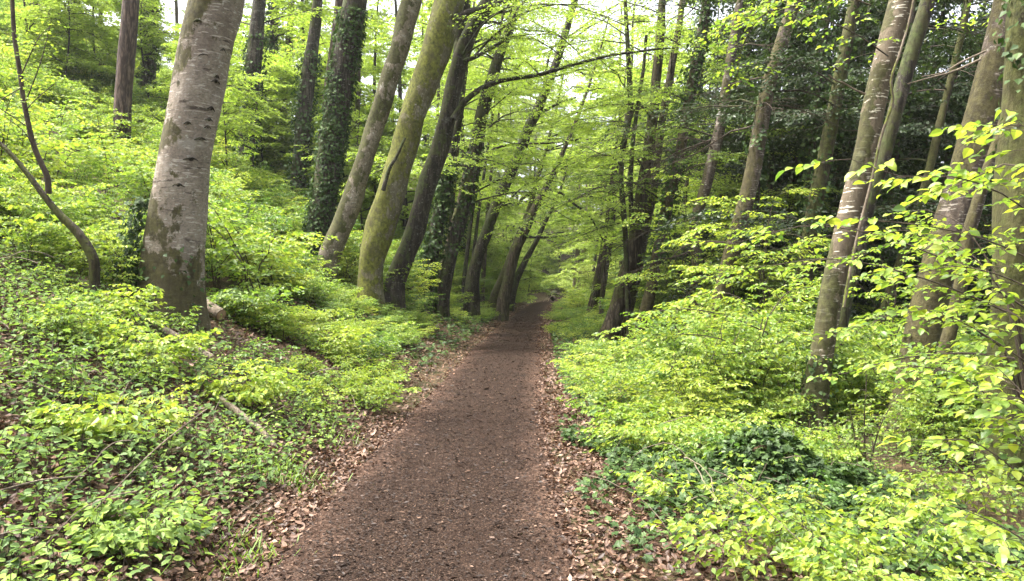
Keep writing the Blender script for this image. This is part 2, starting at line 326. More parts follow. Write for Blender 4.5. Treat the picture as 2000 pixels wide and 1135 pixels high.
# ------------------------------------------------------------------ foliage generators
def sprays(rg, limbs, nsub=14, sublen=1.0, K=6, twig=.3, J=6, t0=.2, droop=.15, hang=.2, jit=.45):
    Ln, n, _ = limbs.shape
    t = t0 + (1 - t0) * (np.arange(nsub) + rg.uniform(0, 1, (Ln, nsub))) / nsub; t[:, -1] = .995
    f = t * (n - 1); i = np.clip(f.astype(int), 0, n - 2); fr = (f - i)[..., None]; a = np.arange(Ln)[:, None]
    P = limbs[a, i] * (1 - fr) + limbs[a, i + 1] * fr; T = nrmz(limbs[a, i + 1] - limbs[a, i])
    side = np.where(np.arange(nsub) % 2, 1., -1.)[None] * rg.uniform(.45, 1.25, (Ln, nsub)); side[:, -1] = 0
    az = np.arctan2(T[..., 1], T[..., 0]) + side + np.where(np.abs(T[..., 2]) > .85, rg.uniform(-3.1, 3.1, (Ln, nsub)), 0)
    D = nrmz(np.stack([np.cos(az), np.sin(az), rg.uniform(-.12, .25, az.shape) + .25 * np.clip(T[..., 2], -.5, 1)], -1))
    SL = sublen * rg.uniform(.55, 1.3, az.shape) * (1.1 - .5 * t)
    P = P.reshape(-1, 3); D = D.reshape(-1, 3); SL = SL.ravel(); az = az.ravel(); Mn = len(P)
    down = np.array([0, 0, -1.])
    u = np.linspace(0, 1, 4)
    SP = P[:, None] + D[:, None] * (SL[:, None] * u)[..., None] + down * (droop * SL[:, None] * u**2)[..., None]
    tk = (np.arange(K) + rg.uniform(.3, 1, (Mn, K))) / K
    TP = P[:, None] + D[:, None] * (SL[:, None] * tk)[..., None] + down * (droop * SL[:, None] * tk**2)[..., None]
    ta = az[:, None] + np.where(np.arange(K) % 2, 1., -1.) * rg.uniform(.45, 1.0, (Mn, K))
    TD = nrmz(np.stack([np.cos(ta), np.sin(ta), D[:, None, 2] + rg.uniform(-.35, .2, ta.shape)], -1))
    TL = twig * rg.uniform(.5, 1.3, ta.shape) * (1.1 - .45 * tk)
    uj = (np.arange(J) + .7) / J
    LP = TP[:, :, None] + TD[:, :, None] * (TL[..., None] * uj)[..., None] + down * (.25 * TL[..., None] * uj**2)[..., None]
    la = ta[..., None] + np.where(np.arange(J) % 2, .75, -.75) + rg.normal(0, .3, (Mn, K, J)); la[..., -1] = ta
    A = np.stack([np.cos(la), np.sin(la), rg.normal(-hang, .28, la.shape)], -1)
    N = np.stack([rg.normal(0, jit, la.shape), rg.normal(0, jit, la.shape), np.ones(la.shape)], -1)
    tw = np.stack([TP, TP + TD * TL[..., None] * .9 + down * (.2 * TL)[..., None]], -2).reshape(-1, 2, 3)
    return LP.reshape(-1, 3), A.reshape(-1, 3), nrmz(N.reshape(-1, 3)), SP, tw

def limb(rg, p, az, length, rise=.5, droop=.4, n=9, wig=.12):
    t = np.linspace(0, 1, n)
    a = az + np.cumsum(rg.normal(0, wig, n)); a[0] = az
    st = length / (n - 1)
    xy = np.stack([np.cumsum(np.cos(a) * st), np.cumsum(np.sin(a) * st)], -1); xy -= xy[0]
    z = length * (rise * t - droop * t**2) + np.cumsum(rg.normal(0, .012 * length, n))
    z -= z[0]
    return np.concatenate([np.asarray(p)[:2] + xy, (p[2] + z)[:, None]], 1)

def trunk_mesh(mb, line, rad, segs=14, seed=0, lump=.05, mat_i=0, flare=.35):
    rg = rng_(seed + 900); n = len(line)
    T = nrmz(np.gradient(line, axis=0)); U = nrmz(np.cross(np.array([0, 1., 0]), T)); W = np.cross(T, U)
    a = np.arange(segs) / segs * 2 * math.pi
    d = np.concatenate([[0], np.cumsum(np.linalg.norm(np.diff(line, axis=0), axis=1))])
    rr = np.ones((n, segs))
    for k in range(7):
        fa = rg.integers(1, 5); fz = rg.uniform(.6, 5); rr += lump * .5 * np.sin(fa * a[None] + rg.uniform(0, 6) + fz * d[:, None] * (1 if k % 2 else -1)) * rg.uniform(.3, 1)
    fl = np.exp(-d / .45)[:, None] * flare * (1 + .5 * np.sin(a[None] * 5 + rg.uniform(0, 6)) + .3 * np.sin(a[None] * 3 + 1))
    rr = rad[:, None] * (rr + fl)
    V = line[:, None] + rr[..., None] * (np.cos(a)[None, :, None] * U[:, None] + np.sin(a)[None, :, None] * W[:, None])
    i, j = np.meshgrid(np.arange(n - 1), np.arange(segs), indexing='ij'); j2 = (j + 1) % segs
    q = np.stack([i * segs + j, i * segs + j2, (i + 1) * segs + j2, (i + 1) * segs + j], -1).reshape(-1, 4)
    mb.add(V, q, mat_i)

def ivy_on(rg, line, rad, d0, d1, dens, size, spread=.10):
    d = np.concatenate([[0], np.cumsum(np.linalg.norm(np.diff(line, axis=0), axis=1))])
    L = d1 - d0; rm = np.interp((d0 + d1) / 2, d, rad)
    n = int(dens * L * 2 * math.pi * rm)
    t = rg.uniform(d0, d1, n); a = rg.uniform(0, 2 * math.pi, n)
    keep = (np.sin(a * 2 + t * 1.3) + np.sin(t * 2.1 + a) + rg.normal(0, .7, n)) > -1.1
    t = t[keep]; a = a[keep]; n = len(t)
    c = np.stack([np.interp(t, d, line[:, k]) for k in range(3)], -1); r = np.interp(t, d, rad)
    rad_ = np.stack([np.cos(a), np.sin(a), np.zeros(n)], -1)
    P = c + rad_ * (r + .015 + np.abs(rg.normal(0, spread, n)))[:, None]
    A = np.stack([rg.normal(0, .5, n), rg.normal(0, .5, n), rg.normal(-.7, .3, n)], -1) + rad_ * .35
    N = rad_ + rg.normal(0, .45, (n, 3)) + np.array([0, 0, .45])
    return P, A, N, size * rg.uniform(.7, 1.3, n)

def bake(mb, proto, pos, rot, scl, rg, tj=.12, tb=0.0):
    """bake transformed copies of (V, [(F, mat)], tint) into mb"""
    V, FF, T = proto; n = len(pos)
    if n == 0: return
    c, s = np.cos(rot), np.sin(rot)
    x = (V[None, :, 0] * c[:, None] - V[None, :, 1] * s[:, None]) * scl[:, None] + pos[:, 0:1]
    y = (V[None, :, 0] * s[:, None] + V[None, :, 1] * c[:, None]) * scl[:, None] + pos[:, 1:2]
    z = V[None, :, 2] * scl[:, None] + pos[:, 2:3]
    VV = np.stack([x, y, z], -1).reshape(-1, 3); off = (np.arange(n) * len(V))
    base = mb.n
    for k, (F, m) in enumerate(FF):
        mb.f.append((((F[None] + off[:, None, None]).reshape(-1, F.shape[1])) + base, m))
    mb.v.append(VV.astype(np.float32)); mb.t.append(np.clip(T[None] + tb + rg.normal(0, tj, (n, 1)), 0, 1).astype(np.float32).ravel()); mb.n += len(VV)

def bush_parts(rg, h=1.2, w=1.0, ns=8, nsub=8, sub=.45, K=4, twig=.2, J=5, leaf=.06, tpl=RHOMB, lean=(0, 0), tbase=.5, tvar=.2, r0=.010, low=.15):
    st = []
    for k in range(ns):
        a = rg.uniform(0, 2 * math.pi); rr = w * .5 * math.sqrt(rg.uniform(.05, 1)); t = np.linspace(0, 1, 8); hh = h * rg.uniform(.6, 1.0)
        x0 = rg.normal(0, .12 * w); y0 = rg.normal(0, .12 * w)
        x = x0 + (math.cos(a) * rr + lean[0]) * t**1.3; y = y0 + (math.sin(a) * rr + lean[1]) * t**1.3
        z = hh * (1 - (1 - t)**1.5) * (1 - .12 * t**2 * rr / max(h, .1)) - .06 * (1 - t)
        st.append(np.stack([x + rg.normal(0, .02 * h, 8), y + rg.normal(0, .02 * h, 8), z], -1))
    st = np.array(st)
    LP, A, N, SP, tw = sprays(rg, st, nsub, sub, K, twig, J, t0=low, jit=.7, hang=.3)
    n = len(LP); sz = leaf * rg.uniform(.65, 1.25, n)
    tint = np.clip(tbase + rg.normal(0, tvar, n), 0, 1)
    lv = leaves(LP, A, N, sz, tint, tpl)
    rad = np.linspace(1, .35, 8)[None] * r0 * rg.uniform(.6, 1.2, (ns, 1))
    s1 = tubes(st, rad, 4); s2 = tubes(SP, np.full(SP.shape[:2], r0 * .28) * np.array([1, .9, .7, .4]), 3)
    return lv, s1, s2
def bush_proto(seed, **k):
    (V, F, T), s1, s2 = bush_parts(rng_(seed), **k)
    n = len(V); v = [V]; f = [(F, 0)]
    for sv, sf in (s1, s2): f.append((sf + n, 1)); v.append(sv); n += len(sv)
    V2 = np.concatenate(v); return V2, f, np.concatenate([T, np.full(len(V2) - len(V), .5)])
def bush(name, label, cat, pos, seed, leafmat='leaf', group=None, rotz=0, **k):
    root = obj_(name, None, None, pos); tag(root, label, cat, group); root.rotation_euler.z = rotz; root.empty_display_size = .2
    (V, F, T), s1, s2 = bush_parts(rng_(seed), **k)
    MB().add(V, F, 0, T).build('foliage', [M[leafmat]], root)
    m = MB(); m.add(*s1); m.add(*s2); m.build('stems', [M['twig']], root, True)
    return root

# ------------------------------------------------------------------ trees
def tree(name, label, cat, pts, Y, bark, top=14.0, crown=None, ivy=None, branches=(), group=None, seed=0, leafmat='leaf_far', flare=.3, segs=14, lump=.05, twigmat='dark', ty=0.0, bare=0):
    """pts: (px, py, width px) along the trunk from low to high, unprojected at depth Y"""
    rg = rng_(seed + 17)
    W = np.array([at(p[0], p[1], Y) for p in pts]); r = np.array([p[2] * Y / FPX / 2 for p in pts])
    d0 = nrmz(W[0] - W[1]); d0 = nrmz(d0 * np.array([.5, .5, 1])); p = W[0].copy()
    gz = float(height(p[0], p[1])); k = 0
    while p[2] > gz - .15 and k < 400:
        p = p + d0 * .05; gz = float(height(p[0], p[1])); k += 1
    if k: W = np.vstack([p, W]); r = np.concatenate([[r[0] * 1.05], r])
    if W[-1][2] < top:
        d1 = nrmz(W[-1] - W[-2]); hgt = top - W[-1][2]; m = 4
        for q_ in range(1, m + 1):
            dd = nrmz(d1 * (1 - .12 * q_) + np.array([rg.normal(0, .05), rg.normal(0, .05), .13 * q_]))
            W = np.vstack([W, W[-1] + dd * hgt / m / max(dd[2], .3)]); r = np.append(r, r[-1] * .72)
    base = W[0].copy(); gz = float(height(base[0], base[1]))
    root_p = np.array([base[0], base[1], gz])
    root = obj_(name, None, None, root_p); tag(root, label, cat, group); root.empty_display_size = .3
    ln = smooth_line(np.concatenate([W - root_p, r[:, None]], 1), max(24, int((W[-1][2] - W[0][2]) * 3.2)))
    line, rad = ln[:, :3], ln[:, 3]
    if ty: line[:, 1] += ty * line[:, 2] + 0
    mb = MB(); trunk_mesh(mb, line, rad, segs, seed, lump, 0, flare)
    limbs = []; lr = []
    if crown:
        for k in range(crown['n']):
            hz = rg.uniform(*crown['z']); i = int(np.argmin(np.abs(line[:, 2] - hz)))
            az = R(crown.get('az', 0)) + rg.normal(0, R(crown.get('spread', 180))) if 'az' in crown else rg.uniform(0, 2 * math.pi)
            ll = rg.uniform(*crown.get('len', (2.5, 4.5)))
            limbs.append(limb(rg, line[i], az, ll, crown.get('rise', .45) * rg.uniform(.6, 1.4), crown.get('droop', .45) * rg.uniform(.6, 1.4)))
            lr.append(np.minimum(np.linspace(1, .15, 9) * max(.008 * ll, .02), rad[i] * .7))
        lv, lf = tubes(np.array(limbs), np.array(lr), 5); mb.add(lv, lf, 1)
    mb.build('trunk', [M[bark], M[twigmat]], root, True)
    extra_l = []
    for bp, bw, bY, leafy in branches:
        Bp = np.array([at(x, y, bY) for x, y in bp]) - root_p
        bl = smooth_line(np.concatenate([Bp, np.linspace(bw[0], bw[1], len(bp))[:, None] * bY / FPX / 2], 1), 24)
        bl[:, 1] += np.cumsum(rg.normal(0, .03, 24)) * (1 if leafy else .3)
        v, f = tubes(bl[None, :, :3], bl[None, :, 3], 8); MB().add(v, f).build('branch', [M[twigmat if leafy != 2 else bark]], root, True)
        if leafy: extra_l.append(bl[np.linspace(0, 23, 9).astype(int), :3])
    allb = limbs + extra_l
    if allb and crown:
        LP, A, N, SP, tw = sprays(rg, np.array(allb), crown.get('nsub', 16), crown.get('sub', 1.1), crown.get('K', 8), crown.get('twig', .35), crown.get('J', 6), t0=.15, droop=crown.get('sd', .18), jit=.6, hang=.3)
        n = len(LP); keep = rg.uniform(0, 1, n) < crown.get('keep', 1.0)
        if 'zcap' in crown: keep &= rg.uniform(0, 1, n) < np.where(LP[:, 2] + root_p[2] > crown['zcap'], .35, 1.0)
        keep &= rg.uniform(0, 1, n) < np.where(LP[:, 2] + root_p[2] > 2.4 + .40 * (LP[:, 1] + root_p[1]), .3, 1.0)      # thin tops let the light down
        LP, A, N = LP[keep], A[keep], N[keep]; n = len(LP)
        ls = crown.get('leaf', max(.07, .0032 * Y)) * rg.uniform(.65, 1.3, n)
        mbc = MB(); mbc.add(*leaves(LP, A, N, ls, 0), tint=0) if False else None
        V, F, T = leaves(LP, A, N, ls, np.clip(crown.get('tb', .5) + rg.normal(0, .2, n), 0, 1)); mbc = MB().add(V, F, 0, T)
        tv, tf = tubes(SP, np.full(SP.shape[:2], max(.006, .00022 * Y)) * np.array([1, .8, .6, .3]), 3); mbc.add(tv, tf, 1)
        mbc.build('crown', [M[leafmat], M['twig']], root)
    for q_ in range(bare):
        hz = rg.uniform(2.5, min(top - 2, 2 + .40 * Y)); i = int(np.argmin(np.abs(line[:, 2] - hz))); ll = rg.uniform(1.2, 2.8)
        lb = limb(rg, line[i], rg.uniform(0, 6.28), ll, rg.uniform(-.1, .6), rg.uniform(.2, .6), wig=.2)
        _, _, _, sp_, tw_ = sprays(rg, lb[None], 7, .7, 3, .3, 1, t0=.2)
        mbb = MB(); mbb.add(*tubes(lb[None], np.linspace(.022, .006, 9)[None], 5)); mbb.add(*tubes(sp_, np.full(sp_.shape[:2], .006), 3)); mbb.add(*tubes(tw_, np.full(tw_.shape[:2], .004), 3)); mbb.build('branch', [M['twig']], root, True)
    if ivy:
        P, A, N, s_ = ivy_on(rg, line, rad, ivy[0], ivy[1], ivy[2], ivy[3], ivy[4] if len(ivy) > 4 else .1)
        V, F, T = leaves(P, A, N, s_, np.clip(rg.normal(.45, .25, len(P)), 0, 1), WIDE); MB().add(V, F, 0, T).build('ivy', [M['ivy']], root)
    return root, line, rad, root_p
exec_trees = True
CL = lambda **k: k
# left of the path, near to far
beech = tree('beech_tree', 'massive pale grey beech with mossy foot and dark horizontal scars', 'tree',
     [(330, 640, 122), (336, 560, 114), (342, 480, 110), (348, 400, 106), (360, 320, 97), (374, 240, 95), (390, 150, 96), (407, 70, 98), (424, 0, 100)], 9.7, 'beech', 13,
     crown=CL(n=5, z=(6.5, 11), len=(2.5, 4), leaf=.06, nsub=10, keep=.6), ivy=(.05, 1.15, 75, .06, .03), seed=1, flare=.16, segs=28, lump=.035)
tree('pine_tree', 'straight reddish brown pine trunk behind the massive grey beech', 'tree', [(233, 400, 34), (236, 330, 33), (240, 200, 32), (249, 90, 31), (256, 0, 30)], 22, 'pine', 18,
     crown=CL(n=6, z=(10, 15), len=(2, 3), leaf=.1, keep=.5), seed=2, flare=.12, lump=.04)
tree('ivy_clad_tree', 'dark trunk wrapped in ivy from foot to fork, left of the scarred leaning beech', 'tree',
     [(608, 520, 50), (618, 470, 48), (634, 380, 48), (648, 280, 48), (664, 180, 46), (680, 80, 46), (694, 0, 46)], 21, 'dark', 15, crown=CL(n=11, z=(7.5, 13), len=(2.5, 4.5), keep=.9), ivy=(0, 7.6, 420, .085, .05), seed=3)
tree('beech_tree', 'leaning grey beech blotched with dark moss and white lichen, beside the ivy-clad trunk', 'tree',
     [(635, 590, 40), (636, 550, 37), (644, 500, 45), (664, 450, 41), (684, 400, 41), (700, 350, 37), (716, 300, 34), (732, 250, 36), (747, 200, 36), (762, 150, 37), (779, 100, 37), (804, 0, 38), (820, -60, 38)], 20, 'beech_grey', 15,
     crown=CL(n=11, z=(9, 13), len=(3, 5), keep=.9), seed=4, flare=.08, segs=20, lump=.07)
tree('beech_tree', 'thick leaning beech covered in yellow-green moss, with a dead stub on its stem', 'tree',
     [(722, 600, 56), (724, 560, 48), (728, 500, 52), (742, 450, 55), (757, 400, 57), (771, 350, 54), (786, 300, 50), (799, 250, 50), (814, 200, 50), (834, 150, 54), (852, 100, 58), (874, 20, 58), (890, -50, 52)], 19.5, 'mossy', 15,
     crown=CL(n=11, z=(9, 13), len=(3, 5), az=-20, spread=90, keep=.9), seed=5, flare=.1, segs=20, lump=.07,
     branches=[([(884, 40), (915, 24), (950, 14), (990, 0), (1040, -30)], (16, 7), 19.3, 0), ([(748, 372), (760, 330), (775, 305), (792, 270)], (9, 5), 19.0, 0)])
tree('beech_tree', 'dark leaning beech forking near the top, whose long bough arches over the path', 'tree',
     [(768, 590, 46), (772, 550, 40), (790, 500, 38), (811, 450, 38), (825, 400, 37), (838, 350, 37), (856, 300, 36), (870, 250, 34), (880, 200, 33), (893, 140, 32), (908, 90, 30), (930, 40, 30), (956, 0, 28), (980, -60, 24)], 20.5, 'dark', 15,
     crown=CL(n=13, z=(6.5, 12.5), len=(3, 5), az=10, spread=60, keep=.85), seed=6, flare=.1, segs=18, lump=.07,
     branches=[([(884, 232), (900, 204), (920, 184), (950, 164), (988, 151), (1058, 141), (1111, 127), (1182, 109), (1228, 102), (1288, 95), (1326, 93)], (13, 3), 20.2, 1),
               ([(893, 140), (897, 90), (901, 30), (912, -40)], (26, 20), 20.8, 2), ([(905, 120), (940, 105), (990, 70), (1010, 20), (1060, -30)], (9, 4), 20, 1)])
tree('ivy_clad_tree', 'squat ivy column standing behind the foot of the dark forking beech', 'tree', [(830, 570, 30), (836, 530, 30), (846, 480, 28), (856, 430, 27), (868, 370, 24), (880, 300, 22)], 25, 'dark', 12,
     crown=CL(n=12, z=(3, 10), len=(2, 4)), ivy=(0, 5.2, 330, .12, .12), seed=7)
tree('hornbeam_tree', 'slim pale grey stem between the ivy column and the twin dark stems', 'tree', [(854, 575, 18), (864, 530, 17), (875, 490, 17), (890, 430, 16), (902, 380, 14), (914, 320, 13), (930, 250, 12), (950, 180, 11)], 26, 'brown', 13, crown=CL(n=14, z=(3, 11), len=(2, 4)), seed=8, bare=4)
tree('beech_tree', 'dark stem with ivy patches leaning right under the arching bough', 'tree', [(868, 560, 26), (888, 470, 26), (900, 430, 26), (912, 395, 25), (924, 320, 25), (936, 245, 24), (946, 205, 25), (957, 165, 24), (975, 110, 20), (1000, 40, 17)], 25, 'dark', 15,
     crown=CL(n=13, z=(3.5, 12), len=(3, 5), az=-10, spread=90, keep=.62), ivy=(2.2, 6, 120, .11, .06), seed=9, bare=4)
tree('beech_tree', 'sinuous dark beech with a mossy foot, curving up to the sky gap', 'tree', [(921, 580, 30), (923, 545, 27), (932, 505, 23), (950, 455, 22), (966, 410, 22), (983, 368, 23), (1000, 330, 22), (1014, 303, 21), (1030, 255, 20), (1045, 225, 20), (1058, 195, 18), (1074, 155, 17), (1084, 130, 16), (1100, 78, 15), (1118, 18, 13), (1135, -50, 11)], 30, 'dark', 17,
     crown=CL(n=15, z=(4, 14), len=(3, 6), az=-10, spread=100, keep=.62), seed=10, segs=14, lump=.06,
     branches=[([(1035, 245), (1050, 225), (1075, 210), (1095, 200), (1125, 190)], (8, 3), 30, 1), ([(1058, 195), (1076, 99), (1100, 80), (1125, 63), (1164, 32), (1210, 4)], (5, 3), 29.6, 1), ([(960, 294), (980, 286), (1006, 282), (1076, 279), (1129, 273), (1189, 278), (1217, 292)], (5, 2), 26, 1)])
tree('beech_tree', 'short thick mossy trunk at the bank edge below the sinuous beech', 'tree', [(968, 580, 22), (978, 555, 20), (990, 525, 17), (1003, 488, 15), (1016, 455, 14), (1030, 420, 12)], 38, 'mossdark', 13, crown=CL(n=11, z=(3.5, 12), len=(3, 5.5), az=-20, spread=100, keep=.62), seed=11)
tree('beech_tree', 'leaning brown trunk nearest the bright bank where the path bends', 'tree', [(984, 585, 24), (990, 560, 22), (998, 525, 20), (1008, 490, 18), (1020, 462, 18), (1034, 430, 17), (1050, 395, 14), (1075, 350, 11)], 34, 'brown', 14,
     crown=CL(n=13, z=(3.5, 12), len=(3, 6), az=-10, spread=100, keep=.62), seed=12,
     branches=[([(1012, 400), (1023, 385), (1048, 375), (1076, 371), (1097, 378), (1118, 396), (1147, 417), (1161, 435), (1175, 463), (1192, 491), (1194, 522)], (7, 2), 33, 1), ([(1022, 463), (1076, 464), (1111, 459), (1161, 449)], (5, 2), 34, 1)])
tree('beech_tree', 'thin dark trunk bending over at the end of the left-hand row', 'tree', [(1000, 575, 16), (1008, 548, 14), (1020, 522, 13), (1034, 495, 11), (1048, 470, 9), (1062, 440, 8)], 45, 'dark', 13, crown=CL(n=11, z=(4, 12), len=(3, 5), az=-20, spread=100, keep=.62), seed=13)
# behind on the slope
tree('pine_tree', 'slender pinkish trunk close beside the ivy-wrapped tree', 'tree', [(626, 330, 21), (634, 250, 20), (645, 150, 20), (655, 80, 19), (664, 0, 18)], 30, 'pine', 20, crown=CL(n=7, z=(8, 15), len=(2, 3.5), keep=.6), seed=14)
tree('pine_tree', 'thin reddish trunk high on the slope between two ivy columns', 'tree', [(552, 260, 15), (556, 190, 14), (563, 110, 13), (570, 0, 12)], 40, 'pine', 24, crown=CL(n=7, z=(6, 14), len=(2, 3.5), keep=.6), seed=15)
tree('ivy_clad_tree', 'ivy column on the slope just right of the massive grey beech', 'tree', [(478, 330, 34), (484, 250, 32), (494, 140, 30), (504, 30, 26)], 28, 'dark', 18, crown=CL(n=7, z=(5, 13), len=(2, 4)), ivy=(0, 6.5, 130, .12, .10), seed=16)
tree('ivy_clad_tree', 'ivy column with bushy outline in the gap left of the ivy-wrapped tree', 'tree', [(584, 340, 30), (592, 250, 30), (602, 150, 28), (616, 50, 22)], 29, 'dark', 18, crown=CL(n=6, z=(6, 13), len=(2, 4)), ivy=(0, 7, 170, .12, .12), seed=17)
tree('ivy_clad_tree', 'distant ivy column in the gap between pine and massive beech', 'tree', [(288, 200, 28), (292, 100, 26), (297, 0, 24)], 34, 'dark', 22, crown=CL(n=6, z=(5, 13), len=(2, 4)), ivy=(0, 8, 150, .13, .10), seed=18)
tree('birch_tree', 'slimmest dark stem at the top of the left slope, beside a reddish trunk', 'tree', [(112, 120, 9), (113, 60, 9), (115, 0, 9)], 36, 'dark', 24, crown=CL(n=6, z=(5, 12), len=(2, 3)), seed=19)
tree('pine_tree', 'reddish trunk at the top edge left of the straight pine', 'tree', [(142, 110, 18), (145, 60, 18), (148, 0, 17)], 38, 'pine', 24, crown=CL(n=6, z=(7, 14), len=(2, 3), keep=.7), seed=20)
tree('ash_tree', 'grey-green slim trunk at the top left of the slope', 'tree', [(64, 110, 10), (68, 50, 11), (70, 0, 10)], 37, 'ash', 24, crown=CL(n=6, z=(5, 13), len=(2, 3)), seed=21)
tree('pine_tree', 'brown trunk behind leaves, third from the ivy column on the slope', 'tree', [(520, 330, 14), (526, 220, 14), (532, 120, 13), (540, 20, 12)], 44, 'brown', 26, crown=CL(n=7, z=(4, 14), len=(2, 4)), seed=22)
# right of the path
cherry = tree('cherry_tree', 'leaning brown cherry trunk with rows of white marks and a vine along its right side', 'tree',
     [(1582, 860, 60), (1588, 800, 54), (1594, 760, 48), (1603, 700, 43), (1612, 650, 42), (1627, 560, 43), (1640, 500, 44), (1657, 430, 45), (1672, 370, 44), (1690, 300, 42), (1708, 200, 42), (1733, 100, 44), (1761, 0, 45), (1776, -60, 44)], 9.5, 'cherry', 12,
     crown=CL(n=5, z=(5.5, 10), len=(2, 3.5), leaf=.06, nsub=10, keep=.5), seed=30, flare=.28, segs=24, lump=.03, ivy=(.0, 1.2, 170, .06, .05))
broad = tree('ash_tree', 'broad grey-brown trunk leaning right, half hidden by hanging leaves', 'tree',
     [(1778, 880, 80), (1784, 760, 68), (1795, 690, 65), (1815, 600, 66), (1836, 520, 66), (1858, 440, 66), (1880, 380, 66), (1902, 290, 67), (1928, 200, 66), (1950, 100, 58), (1968, 0, 50), (1980, -60, 46)], 9, 'ash', 12,
     crown=CL(n=4, z=(6, 10), len=(2, 3), leaf=.06, nsub=10, keep=.5), seed=31, flare=.35, segs=24, lump=.05)
tree('ash_tree', 'slim trunk crossing in front of the broad grey-brown trunk', 'tree', [(1806, 880, 34), (1822, 790, 30), (1836, 730, 28), (1852, 660, 26), (1868, 600, 25), (1882, 520, 24), (1894, 440, 24), (1908, 400, 22), (1926, 340, 20), (1960, 240, 18)], 8.3, 'ash', 10,
     crown=CL(n=4, z=(5, 9), len=(1.5, 2.5), leaf=.06, nsub=8, keep=.5), seed=32, flare=.1, segs=16)
tree('oak_tree', 'dark mossy trunk cut by the right edge of the picture', 'tree', [(1978, 900, 96), (1985, 600, 90), (1992, 400, 86), (2003, 150, 78), (2012, 0, 74)], 7.2, 'mossdark', 11, crown=CL(n=4, z=(5.5, 9), len=(2, 3), leaf=.06, nsub=8, keep=.5), seed=33, segs=20, ivy=(3.3, 5, 160, .07, .06))
tree('oak_tree', 'stout ribbed brown trunk leading a pair beside the path, forked above', 'tree', [(1184, 670, 40), (1194, 640, 36), (1206, 600, 32), (1220, 550, 31), (1234, 508, 31), (1240, 470, 29), (1247, 420, 27), (1256, 365, 25), (1266, 300, 22), (1274, 240, 21), (1282, 150, 19), (1290, 60, 17)], 23, 'brown', 16,
     crown=CL(n=14, z=(3.5, 13), len=(2.5, 4.5), az=190, spread=100, keep=.9), seed=34, bare=8, flare=.3, segs=18, lump=.07)
tree('oak_tree', 'thinner trunk touching the stout ribbed one from behind on its right', 'tree', [(1208, 680, 24), (1222, 620, 23), (1236, 565, 22), (1250, 495, 21), (1262, 435, 21), (1274, 375, 19), (1284, 300, 17), (1297, 215, 15), (1312, 130, 14), (1328, 40, 13)], 23.6, 'ash', 15,
     crown=CL(n=12, z=(3, 12), len=(2.5, 4), keep=.9), seed=35, bare=6, segs=14)
tree('holly_tree', 'twin-stemmed dark sapling rising left of the stout ribbed trunk', 'tree', [(1222, 470, 10), (1217, 400, 11), (1213, 345, 10), (1218, 285, 10), (1231, 215, 11), (1229, 150, 10), (1226, 90, 9), (1222, 20, 8)], 22, 'dark', 12,
     crown=CL(n=12, z=(3, 10), len=(1.5, 3), keep=.9), seed=36, bare=6, branches=[([(1234, 440), (1232, 360), (1235, 290), (1240, 245), (1248, 190), (1256, 140), (1262, 70)], (10, 6), 22, 0)])
tree('ivy_clad_tree', 'smooth pale-brown trunk whose upper half turns to ivy', 'tree', [(1252, 650, 28), (1258, 620, 25), (1272, 562, 23), (1284, 498, 22), (1294, 450, 22), (1306, 390, 22), (1326, 310, 22), (1341, 225, 22), (1354, 155, 21), (1368, 85, 20), (1380, 0, 18)], 21, 'ash', 14,
     crown=CL(n=12, z=(3, 12), len=(2, 4), keep=.9), ivy=(2.6, 11, 330, .10, .13), seed=37, bare=6, leafmat='leaf_mid')
tree('oak_tree', 'brown trunk farther along the right of the path, left of the stout pair', 'tree', [(1154, 625, 22), (1161, 585, 20), (1170, 540, 18), (1178, 500, 17), (1186, 450, 15), (1196, 390, 13), (1208, 310, 11)], 38, 'brown', 18, crown=CL(n=12, z=(4, 14), len=(3, 5), az=180, spread=100, keep=.62), seed=38, bare=4)
tree('oak_tree', 'thin stem leaning against the farther brown trunk', 'tree', [(1172, 610, 8), (1180, 560, 8), (1187, 515, 7), (1196, 460, 6)], 37, 'ash', 13, crown=CL(n=6, z=(3, 10), len=(2, 4), az=180, spread=90), seed=39)
tree('beech_tree', 'grey trunk seen through leaves right of the half-ivied trunk', 'tree', [(1346, 640, 24), (1356, 580, 22), (1362, 530, 21), (1357, 440, 22), (1367, 400, 22), (1380, 360, 22), (1394, 300, 22), (1407, 245, 21), (1420, 160, 19), (1436, 60, 17)], 19, 'ash', 13, crown=CL(n=6, z=(4, 11), len=(2, 3.5), keep=.7), seed=40, bare=7, leafmat='leaf_mid')
tree('ash_tree', 'tall brown trunk with hanging vines, left of the leaning cherry', 'tree', [(1376, 700, 34), (1392, 640, 32), (1412, 560, 31), (1432, 480, 31), (1450, 420, 31), (1464, 365, 31), (1480, 280, 30), (1497, 185, 28), (1520, 105, 27), (1546, 20, 26), (1560, -50, 24)], 16, 'ash', 14,
     crown=CL(n=6, z=(5, 12), len=(2, 3.5), keep=.7), ivy=(5.0, 6.2, 200, .09, .1), seed=41, bare=8, leafmat='evergreen')
tree('yew_tree', 'dark trunk standing between the tall vine-hung trunk and the cherry', 'tree', [(1560, 620, 34), (1569, 550, 32), (1580, 480, 30), (1590, 410, 30), (1606, 330, 28), (1628, 220, 26), (1650, 100, 24), (1668, 0, 22)], 17, 'mossdark', 14,
     crown=CL(n=14, z=(2.5, 12), len=(2, 3.5), leaf=.08, nsub=16, droop=.6, tb=.4), seed=42, leafmat='evergreen', ivy=(2, 8, 120, .09, .14))
tree('ash_tree', 'brown trunk running close behind the right side of the cherry', 'tree', [(1636, 680, 28), (1652, 580, 27), (1674, 500, 27), (1694, 400, 28), (1717, 335, 28), (1745, 230, 28), (1780, 105, 28), (1812, 0, 26)], 12, 'dark', 12,
     crown=CL(n=8, z=(4.5, 11), len=(2, 3), leaf=.07, keep=.8), seed=43, leafmat='evergreen')
